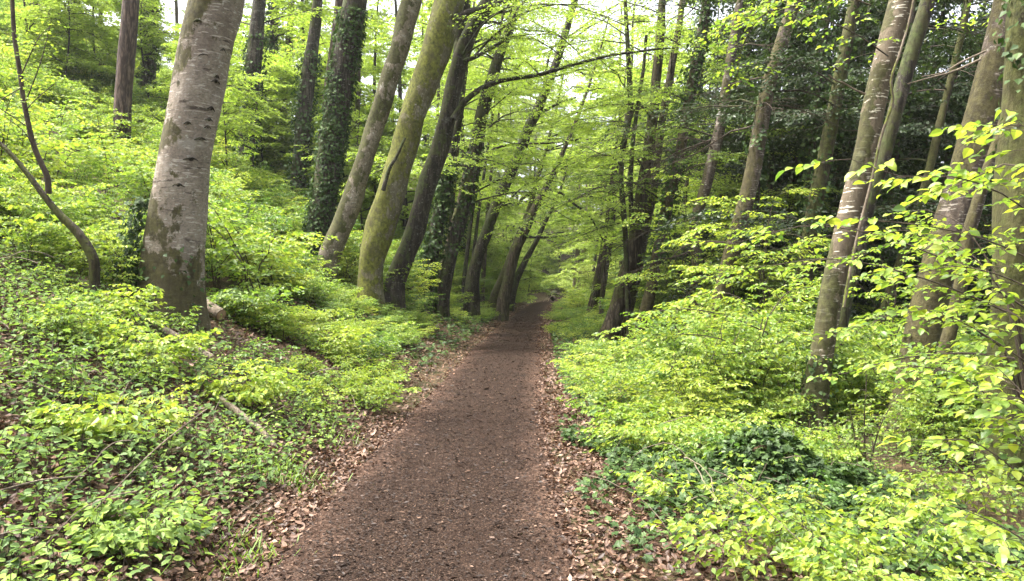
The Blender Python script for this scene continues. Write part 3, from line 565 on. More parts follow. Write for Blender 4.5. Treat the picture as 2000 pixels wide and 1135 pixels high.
tree('ash_tree', 'narrow dark trunk between the cherry and the broad grey-brown trunk', 'tree', [(1730, 600, 20), (1749, 540, 18), (1766, 490, 17), (1781, 440, 17), (1800, 390, 17), (1822, 300, 15), (1846, 200, 14), (1880, 60, 12)], 17, 'mossdark', 13,
     crown=CL(n=8, z=(4, 11), len=(2, 3.5), leaf=.075), seed=44, bare=4, leafmat='evergreen')

# ------------------------------------------------------------------ woods behind: a few grown trees, copied with their parts
def grown(name, label, cat, group, seed, h=18, r=.2, bark='dark', leafmat='leaf_far', nl=16, zlo=.18, len_=(2.5, 4.5), leaf=.14, lean=(.0, .0), ivy=None, **k):
    rg = rng_(seed)
    root = obj_(name, None); tag(root, label, cat, group)
    t = np.linspace(0, 1, 30)
    line = np.stack([lean[0] * h * t + .25 * np.sin(t * 5 + seed) * t, lean[1] * h * t + .2 * np.sin(t * 4 + 2 * seed) * t, h * t - .3], -1); rad = r * (1 - .8 * t)
    mb = MB(); trunk_mesh(mb, line, rad, 10, seed, .05, 0, .25)
    lb, lr = [], []
    for q_ in range(nl):
        i = int(rg.uniform(zlo, .97) * 29); f = 1.15 - .6 * i / 29
        ll = rg.uniform(*len_) * f
        lb.append(limb(rg, line[i], rg.uniform(0, 6.28), ll, rg.uniform(.15, .7), k.get('droop', .45))); lr.append(np.linspace(1, .2, 9) * min(.012 * ll, rad[i] * .8))
    v, f = tubes(np.array(lb), np.array(lr), 4); mb.add(v, f, 0)
    mb.build('trunk', [M[bark]], root, True)
    LP, A, N, SP, tw = sprays(rg, np.array(lb), k.get('nsub', 14), k.get('sub', 1.1), k.get('K', 6), k.get('twig', .4), k.get('J', 6), t0=.12, droop=k.get('sd', .2), hang=k.get('hang', .25), jit=k.get('jit', .5))
    n = len(LP); V, F, T = leaves(LP, A, N, leaf * rg.uniform(.65, 1.3, n), np.clip(.5 + rg.normal(0, .22, n), 0, 1)); m2 = MB().add(V, F, 0, T)
    tv, tf = tubes(SP, np.full(SP.shape[:2], .012) * np.array([1, .8, .6, .3]), 3); m2.add(tv, tf, 1)
    m2.build('crown', [M[leafmat], M['twig']], root)
    if ivy:
        P, A, N, s_ = ivy_on(rg, line, rad, .3, h * ivy, 160, .16, .14); V, F, T = leaves(P, A, N, s_, np.clip(rg.normal(.45, .25, len(P)), 0, 1), WIDE); MB().add(V, F, 0, T).build('ivy', [M['ivy']], root)
    return root
def place(root, first, x, y, rz, s):
    if first: r_ = root
    else:
        r_ = root.copy(); col.objects.link(r_)
        for ch in list(root.children):
            c_ = ch.copy(); col.objects.link(c_); c_.parent = r_
    r_.location = (x, y, float(height(x, y))); r_.rotation_euler = (0, 0, rz); r_.scale = (s, s, s)
    return r_

gA = [grown('woodland_tree', 'slim brown tree in pale new leaf on the far wooded slope', 'tree', 'slim brown trees on the far slope', 101, 17, .17, 'brown', nl=18, leaf=.15, lean=(.04, 0)),
      grown('woodland_tree', 'dark stemmed tree in pale new leaf on the far wooded slope', 'tree', 'dark stemmed trees on the far slope', 102, 19, .20, 'dark', nl=18, leaf=.15, lean=(.06, -.01)),
      grown('woodland_tree', 'ivy-stemmed tree in pale new leaf on the far wooded slope', 'tree', 'ivy-stemmed trees on the far slope', 103, 18, .2, 'dark', nl=16, leaf=.15, ivy=.5)]
rg = rng_(55); cnt = [0, 0, 0]; spots = []
for px, Yd in [(40, 62), (190, 56), (275, 66), (350, 60), (440, 62), (515, 54), (545, 62), (580, 50), (620, 56), (660, 45), (700, 52), (735, 40), (770, 47), (800, 36), (830, 55), (860, 42), (880, 62), (905, 50), (700, 34), (610, 40), (530, 38), (420, 40), (935, 75), (860, 80), (760, 75), (650, 78)]:
    spots.append(((px - 1000) * Yd / FPX, Yd))
for k, (x, y) in enumerate(spots):
    q_ = k % 3; place(gA[q_], cnt[q_] == 0, x, y, rg.uniform(0, 6.28), rg.uniform(.8, 1.15)); cnt[q_] += 1
gD = [grown('woodland_tree', 'slim bare-stemmed tree with a small high crown standing near the ride', 'tree', 'slim bare-stemmed trees near the ride', 104, 16, .14, 'brown', nl=7, zlo=.6, leaf=.13, lean=(.09, 0), K=5, len_=(2, 3.2)),
      grown('woodland_tree', 'dark slender tree with a small high crown standing near the ride', 'tree', 'dark slender trees near the ride', 105, 17, .12, 'dark', nl=7, zlo=.6, leaf=.13, lean=(.12, 0), K=5, len_=(2, 3.2))]
for k, (px, Yd, s_) in enumerate([(868, 29, .85), (900, 33, .9), (940, 41, 1), (915, 38, .9), (1172, 35, .85), (1222, 29, .8), (1318, 27, .8), (1296, 33, .9), (1205, 44, 1.05), (1150, 52, 1.1), (1335, 36, 1)]):
    place(gD[k % 2], k < 2, (px - 1000) * Yd / FPX, Yd, rg.uniform(-.4, .4), s_)
gB = [grown('woodland_tree', 'bright leafy tree arching over the far bend of the path', 'tree', 'leafy trees arching over the far bend', 111, 15, .16, 'dark', 'leaf_brightened', nl=24, zlo=.12, leaf=.16, J=6, K=5, lean=(.05, 0), len_=(3, 5)),
      grown('woodland_tree', 'tree with haze-lightened leaf colour closing the view beyond the bend', 'tree', 'pale trees closing the view beyond the bend', 112, 19, .2, 'brown', 'leaf_brightened', nl=28, zlo=.06, leaf=.22, J=6, K=6, len_=(3, 5))]
cnt = [0, 0]
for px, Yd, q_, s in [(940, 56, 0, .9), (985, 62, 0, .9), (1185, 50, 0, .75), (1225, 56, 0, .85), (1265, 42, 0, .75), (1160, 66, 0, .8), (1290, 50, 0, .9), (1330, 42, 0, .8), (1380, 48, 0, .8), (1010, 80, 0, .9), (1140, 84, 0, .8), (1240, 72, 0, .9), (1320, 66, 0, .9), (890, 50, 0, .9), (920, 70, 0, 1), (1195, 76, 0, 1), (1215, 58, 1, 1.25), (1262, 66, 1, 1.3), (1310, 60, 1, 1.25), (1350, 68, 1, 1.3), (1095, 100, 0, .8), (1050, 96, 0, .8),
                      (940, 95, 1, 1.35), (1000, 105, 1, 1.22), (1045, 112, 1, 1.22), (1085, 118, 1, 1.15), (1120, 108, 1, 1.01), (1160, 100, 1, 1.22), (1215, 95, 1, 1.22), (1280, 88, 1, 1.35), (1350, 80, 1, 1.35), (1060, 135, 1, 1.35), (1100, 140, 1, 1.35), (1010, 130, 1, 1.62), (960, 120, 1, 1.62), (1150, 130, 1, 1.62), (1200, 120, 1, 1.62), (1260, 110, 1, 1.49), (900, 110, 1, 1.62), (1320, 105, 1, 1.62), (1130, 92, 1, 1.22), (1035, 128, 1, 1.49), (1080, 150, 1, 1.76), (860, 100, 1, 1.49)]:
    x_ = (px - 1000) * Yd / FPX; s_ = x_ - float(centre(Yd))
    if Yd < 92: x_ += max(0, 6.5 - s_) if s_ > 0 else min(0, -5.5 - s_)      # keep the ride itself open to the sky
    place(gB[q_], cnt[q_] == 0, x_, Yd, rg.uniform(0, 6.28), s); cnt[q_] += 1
gC = [grown('evergreen_tree', 'dark evergreen in the gloomy wood behind the cherry', 'tree', 'dark evergreens behind the cherry', 121, 16, .2, 'mossdark', 'evergreen', nl=30, zlo=.06, len_=(2, 3.6), leaf=.12, lean=(.08, 0), ivy=.7, sd=.35, hang=.6, jit=.7),
      grown('ivy_clad_tree', 'slender ivy-choked trunk in the gloomy wood on the right', 'tree', 'ivy-choked trunks in the gloomy wood', 122, 17, .15, 'dark', 'evergreen', nl=20, zlo=.1, len_=(1.5, 3), leaf=.12, lean=(.1, 0), ivy=.85, sd=.35, hang=.6, jit=.7)]
cnt = [0, 0]
for px, Yd, q_, s in [(1420, 30, 0, 1), (1500, 26, 0, 1), (1560, 33, 1, 1), (1610, 24, 0, .9), (1665, 29, 1, 1.1), (1720, 23, 0, .9), (1770, 31, 0, 1), (1830, 25, 1, .9), (1880, 34, 0, 1), (1940, 27, 1, 1), (1985, 23, 0, .9), (1450, 42, 0, 1.1), (1540, 44, 0, 1.1), (1640, 46, 0, 1.1), (1740, 42, 0, 1.1), (1850, 46, 0, 1.15), (1960, 42, 0, 1.1), (2060, 30, 0, 1), (2100, 45, 0, 1.1), (1400, 36, 0, 1), (1450, 20, 1, .8), (1515, 23, 1, .85), (1545, 19, 1, .8), (1620, 21, 1, .85), (1660, 24, 1, .9), (1705, 19, 1, .8), (1765, 22, 1, .85), (1815, 19, 1, .8), (1870, 22, 1, .85), (1925, 20, 1, .8), (1385, 27, 1, .9), (1365, 44, 0, 1.1), (1425, 25, 0, .95), (1530, 30, 1, 1.1), (1335, 55, 0, 1.2), (1480, 34, 0, 1), (1520, 38, 0, 1), (1580, 28, 0, .9), (1590, 40, 0, 1.1), (1640, 34, 0, 1), (1700, 33, 0, 1), (1790, 36, 0, 1), (1910, 38, 0, 1), (1860, 28, 0, .9), (1430, 50, 0, 1.2), (1690, 52, 0, 1.2), (1800, 54, 0, 1.2), (1590, 54, 0, 1.2), (1510, 52, 0, 1.2), (1900, 54, 0, 1.2), (1475, 22, 1, .85), (1690, 38, 1, 1.1)]:
    place(gC[q_], cnt[q_] == 0, (px - 1000) * Yd / FPX, Yd, rg.uniform(-.6, .6), s); cnt[q_] += 1
gS = [grown('beech_sapling', 'slim young beech with flat layers of bright leaves among the big trunks', 'tree', 'young beeches among the big trunks', 131 + k, 6.5, .05, 'dark', 'leaf_far', nl=24, zlo=.12, len_=(1.6, 3.0), leaf=.095, lean=(.08, -.02), nsub=14, sub=.9, K=7, twig=.32, J=6, droop=.5, sd=.12, jit=.5) for k in range(3)]
cnt = [0, 0, 0]; k = 0
for px, Yd, s in [(520, 32, 1), (575, 34, 1.1), (655, 34, 1.1), (715, 30, 1), (745, 36, 1.1), (790, 36, 1.1), (850, 42, 1.2), (905, 46, 1.2), (960, 52, 1.2), (1030, 66, 1.2), (1000, 58, 1.1), (690, 40, 1.2), (620, 42, 1.2),
               (1165, 56, 1), (1195, 46, 1), (1240, 38, 1), (1275, 31, .9), (1310, 33, 1), (1340, 27, .8), (1380, 28, 1), (1420, 24, .8), (1450, 19, .7), (1490, 25, .9), (1535, 20, .7), (440, 24, .8), (470, 34, 1.2), (400, 30, 1), (300, 32, 1.1), (200, 32, 1.1), (60, 30, 1.0), (120, 28, .9)]:
    place(gS[k % 3], cnt[k % 3] == 0, (px - 1000) * Yd / FPX, Yd, rg.uniform(0, 6.28), s * rg.uniform(.85, 1.15)); cnt[k % 3] += 1; k += 1
# pale birch stems at the bend
for px, px2, wd, lab in [(1118, 1128, 7, 'thin pale birch stem, left one of the trio at the bend'), (1124, 1142, 9, 'thickest pale birch stem in the middle of the trio at the bend'), (1136, 1146, 6, 'slender pale birch stem at the right of the trio at the bend')]:
    tree('birch_tree', lab, 'tree', [(px, 605, wd), ((px + px2) / 2, 540, wd * .9), (px2, 470, wd * .8)], 62, 'pale', 15, crown=CL(n=8, z=(5, 13), len=(2, 3.5)), seed=px, segs=8)

# ------------------------------------------------------------------ fallen wood and the bent sapling
def log_(name, label, cat, pts, wd, Y, mt='dead', cut=True, lift=None):
    P = np.array([at(x, y, yy) for (x, y), yy in zip(pts, Y)])
    P[:, 2] = np.maximum(P[:, 2], height(P[:, 0], P[:, 1]) - .02) if lift is None else height(P[:, 0], P[:, 1]) + np.array(lift)
    r0 = P[0].copy(); rr = np.array(wd) * np.array(Y) / FPX / 2
    ln = smooth_line(np.concatenate([P - r0, rr[:, None]], 1), 26)
    root = obj_(name, None, None, r0); tag(root, label, cat)
    mb = MB(); v, f = tubes(ln[None, :, :3], ln[None, :, 3] * (1 + .06 * rng_(len(label)).normal(0, 1, (1, 26))), 12); mb.add(v, f); mb.build('stem', [M[mt]], root, True)
    if cut:
        for e, d in ((0, 1), (-1, -1)):
            c = ln[e, :3]; T = nrmz(ln[e, :3] - ln[e + d, :3]); U = nrmz(np.cross(T, [0, 0, 1])); Wv = np.cross(U, T); a = np.arange(14) / 14 * 6.283
            ring = c + T * .004 + ln[e, 3] * .99 * (np.cos(a)[:, None] * U + np.sin(a)[:, None] * Wv)
            V = np.vstack([c + T * .012, ring]); F = np.array([(0, 1 + i, 1 + (i + 1) % 14) for i in range(14)]); MB().add(V, F).build('cut_end', [M['cut']], root)
    return root
log_('fallen_branch', 'pale broken branch lying on the leaves at the foot of the massive beech', 'fallen branch', [(270, 612), (320, 630), (370, 645), (414, 658)], (10, 15, 17, 16), (8.6, 8.5, 8.4, 8.3), lift=(.12, .10, .1, .09))
log_('log', 'short sawn log poking out behind the right side of the massive beech', 'log', [(380, 590), (432, 604)], (24, 22), (10.6, 10.3), 'dead', lift=(.16, .14))
log_('fallen_branch', 'mossy branch half buried in leaves, downhill of the pale broken one', 'fallen branch', [(428, 706), (470, 716), (510, 735), (540, 748)], (12, 14, 13, 9), (7.2, 7.0, 6.8, 6.6), 'dead', lift=(.06, .07, .06, .03))
log_('fallen_branch', 'dark fallen bough on the slope beside the bent sapling foot', 'fallen branch', [(75, 545), (140, 565), (200, 580), (262, 600)], (14, 17, 18, 14), (9.4, 9.2, 9.0, 8.9), 'dead', lift=(.14, .12, .10, .12))
log_('stick', 'thin pale stick lying across dry leaves at the left edge', 'stick', [(0, 945), (80, 915), (165, 885)], (4, 4, 3), (4.0, 4.2, 4.4), 'dead', cut=False, lift=(.10, .14, .17))
log_('stick', 'thin bare stick standing among nettles at the left', 'stick', [(88, 790), (96, 730), (104, 665)], (4, 4, 2), (6.0, 6.0, 6.0), 'dead', cut=False)
# bent mossy sapling on the left
Bp = [(186, 590), (184, 545), (183, 512), (172, 485), (150, 452), (118, 420), (88, 385), (50, 335), (20, 300), (-20, 262)]
Yb = 8.9
P = np.array([at(x, y, Yb) for x, y in Bp]); g0 = float(height(P[0, 0], P[0, 1])); P[0, 2] = min(P[0, 2], g0 - .05)
root = obj_('bent_sapling', None, None, (P[0, 0], P[0, 1], g0)); tag(root, 'bent dark mossy sapling stem leaning left with an upright shoot', 'sapling')
P0 = np.array([P[0, 0], P[0, 1], g0]); ww = .78 * np.array([26, 24, 23, 22, 20, 18, 16, 13, 11, 9]) * Yb / FPX / 2
ln = smooth_line(np.concatenate([P - P0, ww[:, None]], 1), 50); mb = MB(); trunk_mesh(mb, ln[:, :3], ln[:, 3], 12, 77, .08, 0, .1); mb.build('stem', [M['mossdark']], root, True)
S = np.array([at(x, y, Yb) for x, y in [(95, 378), (92, 345), (80, 318), (66, 285), (55, 240), (46, 195), (40, 150), (28, 70), (24, 0), (22, -60)]]) - P0
sl_ = smooth_line(np.concatenate([S, np.linspace(6, 3.5, 10)[:, None] * Yb / FPX], 1), 40); v, f = tubes(sl_[None, :, :3], sl_[None, :, 3], 8); MB().add(v, f).build('shoot', [M['twig']], root, True)
tw = []
rg = rng_(78)
for (a, b, c) in [((48, 205), (80, 120), (100, 40)), ((44, 170), (10, 190), (-30, 215)), ((56, 250), (20, 225), (-20, 200)), ((50, 215), (75, 190), (105, 165)), ((40, 150), (75, 75), (95, 55)), ((70, 295), (45, 255), (12, 230))]:
    tw.append(smooth_line(np.array([at(*a, Yb), at(*b, Yb - .2), at(*c, Yb - .3)]) - P0, 9))
tw = np.array(tw); v, f = tubes(tw, np.full((len(tw), 9), .008) * np.linspace(1, .5, 9), 5); MB().add(v, f).build('twigs', [M['twig']], root, True)
LP, A, N, SP, t2 = sprays(rg, tw, 6, .35, 3, .15, 3); V, F, T = leaves(LP, A, N, .05 * rg.uniform(.6, 1.2, len(LP)), rg.uniform(.3, .8, len(LP))); MB().add(V, F, 0, T).build('foliage', [M['leaf']], root)
# uprooted stump at the far bend
c0 = at(1078, 580, 70); c0[2] = float(height(c0[0], c0[1])); root = obj_('root_plate', None, None, c0); tag(root, 'upturned dark root plate of a fallen tree at the end of the path', 'tree stump')
rg = rng_(9); a = np.linspace(0, 2 * math.pi, 20, endpoint=False); rings = []
for k, (d, s_) in enumerate([(0, .55), (.25, 1.0), (.7, .75), (1.6, .42), (3.2, .34)]):
    rr = s_ * .95 * (1 + .22 * np.sin(a * 3 + k) + rg.normal(0, .10, 20)); rings.append(np.stack([d + 0 * a, rr * np.cos(a), 1.2 + rr * np.sin(a) * .95], -1))
V = np.concatenate(rings); F = np.concatenate([[(k * 20 + i, k * 20 + (i + 1) % 20, (k + 1) * 20 + (i + 1) % 20, (k + 1) * 20 + i) for i in range(20)] for k in range(4)]); V = V @ np.array([[.5, .87, 0], [-.87, .5, 0], [0, 0, 1]])
m_ = MB().add(V, F); m_.add(np.vstack([[V[:20].mean(0)], V[:20]]), np.array([(0, 1 + (i + 1) % 20, 1 + i) for i in range(20)])); root.scale = (.55, .55, .55); m_.build('stump', [M['dark']], root)
rl = np.array([limb(rg, V[20:40].mean(0), rg.uniform(2.5, 5.5), rg.uniform(1.2, 2.4), rg.uniform(-.3, .7), .3, wig=.35) for _ in range(16)]); v, f = tubes(rl, np.linspace(.08, .02, 9)[None].repeat(16, 0), 5); MB().add(v, f).build('roots', [M['dead']], root, True)

# ------------------------------------------------------------------ undergrowth
rg = rng_(500)
far_mid = [bush_proto(200 + k, h=1.5, w=1.7, ns=10, nsub=9, sub=.55, K=5, twig=.26, J=5, leaf=.075, r0=.012) for k in range(4)]
far_low = [bush_proto(210 + k, h=.7, w=1.4, ns=9, nsub=7, sub=.40, K=4, twig=.2, J=5, leaf=.062, r0=.007) for k in range(4)]
far_tall = [bush_proto(215 + k, h=3.2, w=2.6, ns=8, nsub=12, sub=.9, K=6, twig=.36, J=6, leaf=.09, r0=.02, low=.25) for k in range(3)]
near_low = [bush_proto(220 + k, h=.5, w=.8, ns=6, nsub=5, sub=.28, K=3, twig=.15, J=4, leaf=.058, tpl=OVATE, r0=.004) for k in range(5)]
near_mid = [bush_proto(230 + k, h=1.35, w=1.2, ns=9, nsub=8, sub=.38, K=4, twig=.18, J=4, leaf=.058, tpl=OVATE, r0=.006) for k in range(4)]
def clump(x, y, a=1.3, ph=0.): return np.sin(x * a * 1.3 + ph) + np.sin(y * a + x * .7 + 2 * ph) + .6 * np.sin(x * 3.1 - y * 2.3 + ph)
def scatter(mb, protos, xs, ys, smin, smax, rg, tj=.2, tb=0., sink=0.):
    k = rg.integers(0, len(protos), len(xs)); zz = height(xs, ys) - sink
    for q_ in range(len(protos)):
        m_ = k == q_
        bake(mb, protos[q_], np.stack([xs[m_], ys[m_], zz[m_]], -1), rg.uniform(0, 6.28, m_.sum()), rg.uniform(smin, smax, m_.sum()), rg, tj, tb)
def clear(x, y):     # the open litter around the massive beech and its fallen branches
    a = x / y * FPX + 1000
    return ~((a > 225) & (a < 560) & (y > 6.2) & (y < 10.4))
def region(rg, n, s0, s1, y0, y1, ypow=1.0):
    y = y0 + (y1 - y0) * rg.uniform(0, 1, n) ** ypow; s = rg.uniform(s0, s1, n); return centre(y) + s, y, s
def infront(x, y, lo=-.12, pad=2.0):    # roughly within the view, with a margin
    return np.abs(x) < .687 * y + pad
mb = MB()
# the slope on the left
x, y, s = region(rg, 1300, -40, -3.2, 11.5, 66, .9); k_ = infront(x, y) & ((-s) > 2.2 + 1.2 * np.exp(-((y - 12) / 4)**2)) & ~((np.abs(x / y + .20) < .085) & (y < 20.5)); x, y = x[k_], y[k_]
scatter(mb, far_mid, x, y, .7, 1.2, rg, .21)
x, y, s = region(rg, 60, -9, -4.6, 9.2, 12.5); k_ = clear(x, y) & (np.abs(x / y + .44) > .055) & (rg.uniform(0, 1, len(x)) < .7); scatter(mb, far_mid, x[k_], y[k_], .4, .75, rg, .21)
x, y, s = region(rg, 130, -34, -9, 28, 64); k_ = infront(x, y); scatter(mb, far_tall, x[k_], y[k_], .6, .95, rg, .21)
x, y, s = region(rg, 170, -12, -3.4, 20.5, 34); scatter(mb, far_mid, x, y, .6, 1.1, rg, .21, .05)
x, y, s = region(rg, 150, -5.5, -2.6, 30, 95); scatter(mb, far_mid, x, y, .6, 1.1, rg, .21, .08)
x, y, s = region(rg, 110, 2.8, 6.5, 40, 95); scatter(mb, far_mid, x, y, .6, 1.1, rg, .21, .08)
# the bank above the path
x, y, s = region(rg, 330, -6, -1.9, 11, 60, 1.1); k_ = (rg.uniform(0, 1, len(s)) < np.clip((-s - 1.5 - .012 * y) / 1.4, .05, 1)) & (clump(x, y, .7, 1) > -1.2); k_ &= ~((np.abs(x / y + .19) < .07) & (y > 13) & (y < 21)); scatter(mb, far_low, x[k_], y[k_], .5, 1.1, rg, .21)
x, y, s = region(rg, 130, -2.6, -1.4, 24, 75); scatter(mb, far_low, x, y, .25, .6, rg, .21)
x, y, s = region(rg, 120, -4.5, -2.0, 13, 22); k_ = np.abs(x / y + .19) < .075; scatter(mb, far_low, x[k_], y[k_], .3, .6, rg, .21)
o = mb.build('undergrowth', [M['leaf'], M['twig']]); tag(o, kind='stuff', label='dense bright young beech undergrowth covering the left slope')
mb = MB()
x, y, s = region(rg, 110, 1.7, 5, 9.5, 17, 1.0); k_ = rg.uniform(0, 1, len(s)) < np.clip((s - 1.4) / .7, .25, 1); scatter(mb, far_low, x[k_], y[k_], .5, .85, rg, .21)
x, y, s = region(rg, 170, 1.35, 3.0, 22, 75, 1.0); scatter(mb, far_low, x, y, .25, .6, rg, .21)
x, y, s = region(rg, 120, 2.4, 6, 26, 55, 1.0); scatter(mb, far_low, x, y, .6, 1.0, rg, .21)
x, y, s = region(rg, 260, -9, 20, 72, 120, 1.0); k_ = (np.abs(s) > 2.0) | (y > 96); scatter(mb, far_mid, x[k_], y[k_], .9, 1.7, rg, .21)
x, y, s = region(rg, 330, 4.0, 16, 12, 50, 1.0); k_ = infront(x, y) & ((s > 5.5) | (y < 17) | (y > 28)); scatter(mb, far_mid, x[k_], y[k_], .6, 1.2, rg, .21, -.08)
o = mb.build('undergrowth', [M['leaf'], M['twig']]); tag(o, kind='stuff', label='leafy beech undergrowth spreading under the trees on the right')
mb = MB()
x, y, s = region(rg, 75, 3.6, 10, 44, 92); scatter(mb, far_tall, x, y, .6, 1.3, rg, .15, .1)
x, y, s = region(rg, 60, -9, -3.2, 46, 92); scatter(mb, far_tall, x, y, .6, 1.2, rg, .15, .1)
o = mb.build('undergrowth', [M['leaf_brightened'], M['twig']]); tag(o, kind='stuff', label='young growth with brightened leaf colour lining the far end of the ride')
mb = MB()
x, y, s = region(rg, 90, 5, 22, 16, 40); k_ = infront(x, y); scatter(mb, far_tall, x[k_], y[k_], .7, 1.1, rg, .1, -.1)
o = mb.build('undergrowth', [M['leaf_mid'], M['twig']]); tag(o, kind='stuff', label='tall mid-green saplings filling the wood on the right')

# low beech shoots close to the camera (both sides)
mb = MB()
x, y, s = region(rg, 130, -5.0, -1.6, 5.6, 12); k_ = (clump(x, y, 1.2, .5) + rg.normal(0, .5, len(x)) > .5) & ~((y < 6.6) & (s > -2)) & (clear(x, y) | (rg.uniform(0, 1, len(x)) < .4)); scatter(mb, near_low, x[k_], y[k_], .4, .9, rg, .21, .06)
x, y, s = region(rg, 26, -2.3, -1.3, 8.2, 13); scatter(mb, near_low, x, y, .5, .8, rg, .1, .12)
o = mb.build('undergrowth', [M['leaf'], M['twig']]); tag(o, kind='stuff', label='low yellow-green beech shoots on the left bank')
mb = MB()
x, y, s = region(rg, 95, 1.3, 3.6, 6.2, 13, 1.0); k_ = rg.uniform(0, 1, len(s)) < np.clip((s - 1.05 - .25 * (y < 9)) / .5, .1, 1); scatter(mb, near_low, x[k_], y[k_], .55, 1.0, rg, .21, .05)
x, y, s = region(rg, 14, 2.0, 3.4, 3.4, 5.6); scatter(mb, near_low, x, y, .45, .8, rg, .21, .05)
x, y, s = region(rg, 105, 2.6, 8, 6.6, 13); k_ = infront(x, y, pad=.8) & ~((np.abs(x / y - .39) < .13) & (y < 9.6)) & ~((np.abs(x / y - .36) < .12) & (y < 8)); scatter(mb, near_mid, x[k_], y[k_], .5, 1.15, rg, .21, -.08)
o = mb.build('undergrowth', [M['leaf'], M['twig']]); tag(o, kind='stuff', label='low yellow-green beech shoots along the right of the path')

# herbs, seedlings and brambles on the near bank
def herbs(mb, xs, ys, rg, hmin, hmax, nl, leaf, tpl, spread=.10, tb=.5, up=1.0, tv=.2, wid=1.0):
    n = len(xs); b = np.stack([xs, ys, height(xs, ys)], -1); h = rg.uniform(hmin, hmax, n)
    f = (np.arange(nl) + rg.uniform(0, 1, (n, nl))) / nl
    lean = rg.normal(0, .25, (n, 2))
    a = np.arange(nl) * 2.4 + rg.uniform(0, 6.28, (n, 1)) + rg.normal(0, .3, (n, nl))
    P = b[:, None] + np.stack([lean[:, 0:1] * h[:, None] * f, lean[:, 1:2] * h[:, None] * f, h[:, None] * (.25 + .75 * f)], -1)
    rad = spread * (1.1 - .7 * f) * rg.uniform(.3, 1.2, (n, nl))
    P = P + np.stack([np.cos(a) * rad, np.sin(a) * rad, .15 * rad], -1)
    A = np.stack([np.cos(a), np.sin(a), rg.normal(-.15, .3, a.shape)], -1); N = np.stack([rg.normal(0, .4, a.shape), rg.normal(0, .4, a.shape), np.full(a.shape, up)], -1)
    sz = leaf * rg.uniform(.6, 1.3, (n, 1)) * rg.uniform(.75, 1.2, (n, nl))
    t = np.clip(tb + rg.normal(0, tv, (n, 1)) + rg.normal(0, .1, (n, nl)), 0, 1)
    V, F, T = leaves(P.reshape(-1, 3), A.reshape(-1, 3), nrmz(N.reshape(-1, 3)), sz.ravel(), t.ravel(), tpl, wid); mb.add(V, F, 0, T)
    q_ = np.stack([b, b + np.stack([lean[:, 0] * h * .5, lean[:, 1] * h * .5, h * .55], -1), b + np.stack([lean[:, 0] * h, lean[:, 1] * h, h], -1)], 1)
    v, fc = tubes(q_, np.full((n, 3), .0022), 3); mb.add(v, fc, 1)
mb = MB()
x, y, s = region(rg, 3800, -6.5, -1.15, 2.2, 10.5); k_ = infront(x, y, pad=.5) & (clump(x, y) + rg.normal(0, .6, len(x)) > -.5) & ((-s - 1.1) * 1.6 > rg.uniform(0, 1, len(s))) & (clear(x, y) | (rg.uniform(0, 1, len(x)) < .6)); herbs(mb, x[k_], y[k_], rg, .05, .24, 7, .047, OVATE, .085, .36)
x, y, s = region(rg, 2000, -6.5, -1.2, 2.2, 9); k_ = infront(x, y, pad=.5) & (clump(x, y, 1.1, 2) + rg.normal(0, .5, len(x)) > .1) & ((-s - 1.1) * 1.6 > rg.uniform(0, 1, len(s))) & (clear(x, y) | (rg.uniform(0, 1, len(x)) < .6)); herbs(mb, x[k_], y[k_], rg, .10, .38, 9, .054, OVATE, .12, .48)
x, y, s = region(rg, 500, -5.5, -1.3, 2.6, 9); k_ = infront(x, y, pad=.5) & (clump(x, y, .9, 4) > .5); herbs(mb, x[k_], y[k_], rg, .1, .3, 12, .045, OVATE, .14, .85, tv=.1)
o = mb.build('woodland_herbs', [M['plant'], M['twig']]); tag(o, kind='stuff', label='mixed green woodland herbs growing through dead leaves on the left bank')
mb = MB()
x, y, s = region(rg, 1500, 1.2, 5.5, 2.4, 9); k_ = infront(x, y, pad=.5) & ((s > 2.4) | (rg.uniform(0, 1, len(s)) < .2)) & (clump(x, y, 1.2, 1) + rg.normal(0, .6, len(x)) > -.2) & ((s - 1.05) * 1.5 > rg.uniform(0, 1, len(s))); herbs(mb, x[k_], y[k_], rg, .08, .42, 9, .046, OVATE, .10, .5)
o = mb.build('woodland_herbs', [M['plant'], M['twig']]); tag(o, kind='stuff', label='mixed green woodland herbs on the right verge')
# ivy carpet
mb = MB()
def ivy_carpet(x, y, rg, lift, size, tb=.45):
    n = len(x); P = np.stack([x, y, height(x, y) + lift], -1); a = rg.uniform(0, 6.28, n)
    A = np.stack([np.cos(a), np.sin(a), rg.normal(-.15, .3, n)], -1); N = np.stack([rg.normal(0, .45, n), rg.normal(-.1, .45, n), np.ones(n)], -1)
    mb.add(*(lambda V, F, T: (V, F, 0, T))(*leaves(P, A, N, size * rg.uniform(.6, 1.3, n), np.clip(tb + rg.normal(0, .25, n), 0, 1), IVYT)))
x, y, s = region(rg, 15000, 1.0, 4.0, 2.4, 9); k_ = infront(x, y, pad=.4) & (clump(x, y, 1.1, 3) + rg.normal(0, .4, len(x)) > -.9) & (s > 1.12 + .25 * np.sin(y * 2.1)); x, y = x[k_], y[k_]; ivy_carpet(x, y, rg, rg.uniform(.02, .16, len(x)), .058, .5)
x, y, s = region(rg, 2600, -6, -1.3, 2.3, 9); k_ = infront(x, y, pad=.4) & (clump(x, y, 1.0, 5) + rg.normal(0, .4, len(x)) > .5); x, y = x[k_], y[k_]; ivy_carpet(x, y, rg, rg.uniform(.02, .12, len(x)), .06, .6)
x, y, s = region(rg, 9000, 1.2, 6, 9, 30); k_ = clump(x, y, .6, 1) > -.8; x, y = x[k_], y[k_]; ivy_carpet(x, y, rg, rg.uniform(.02, .2, len(x)), .08, .6)
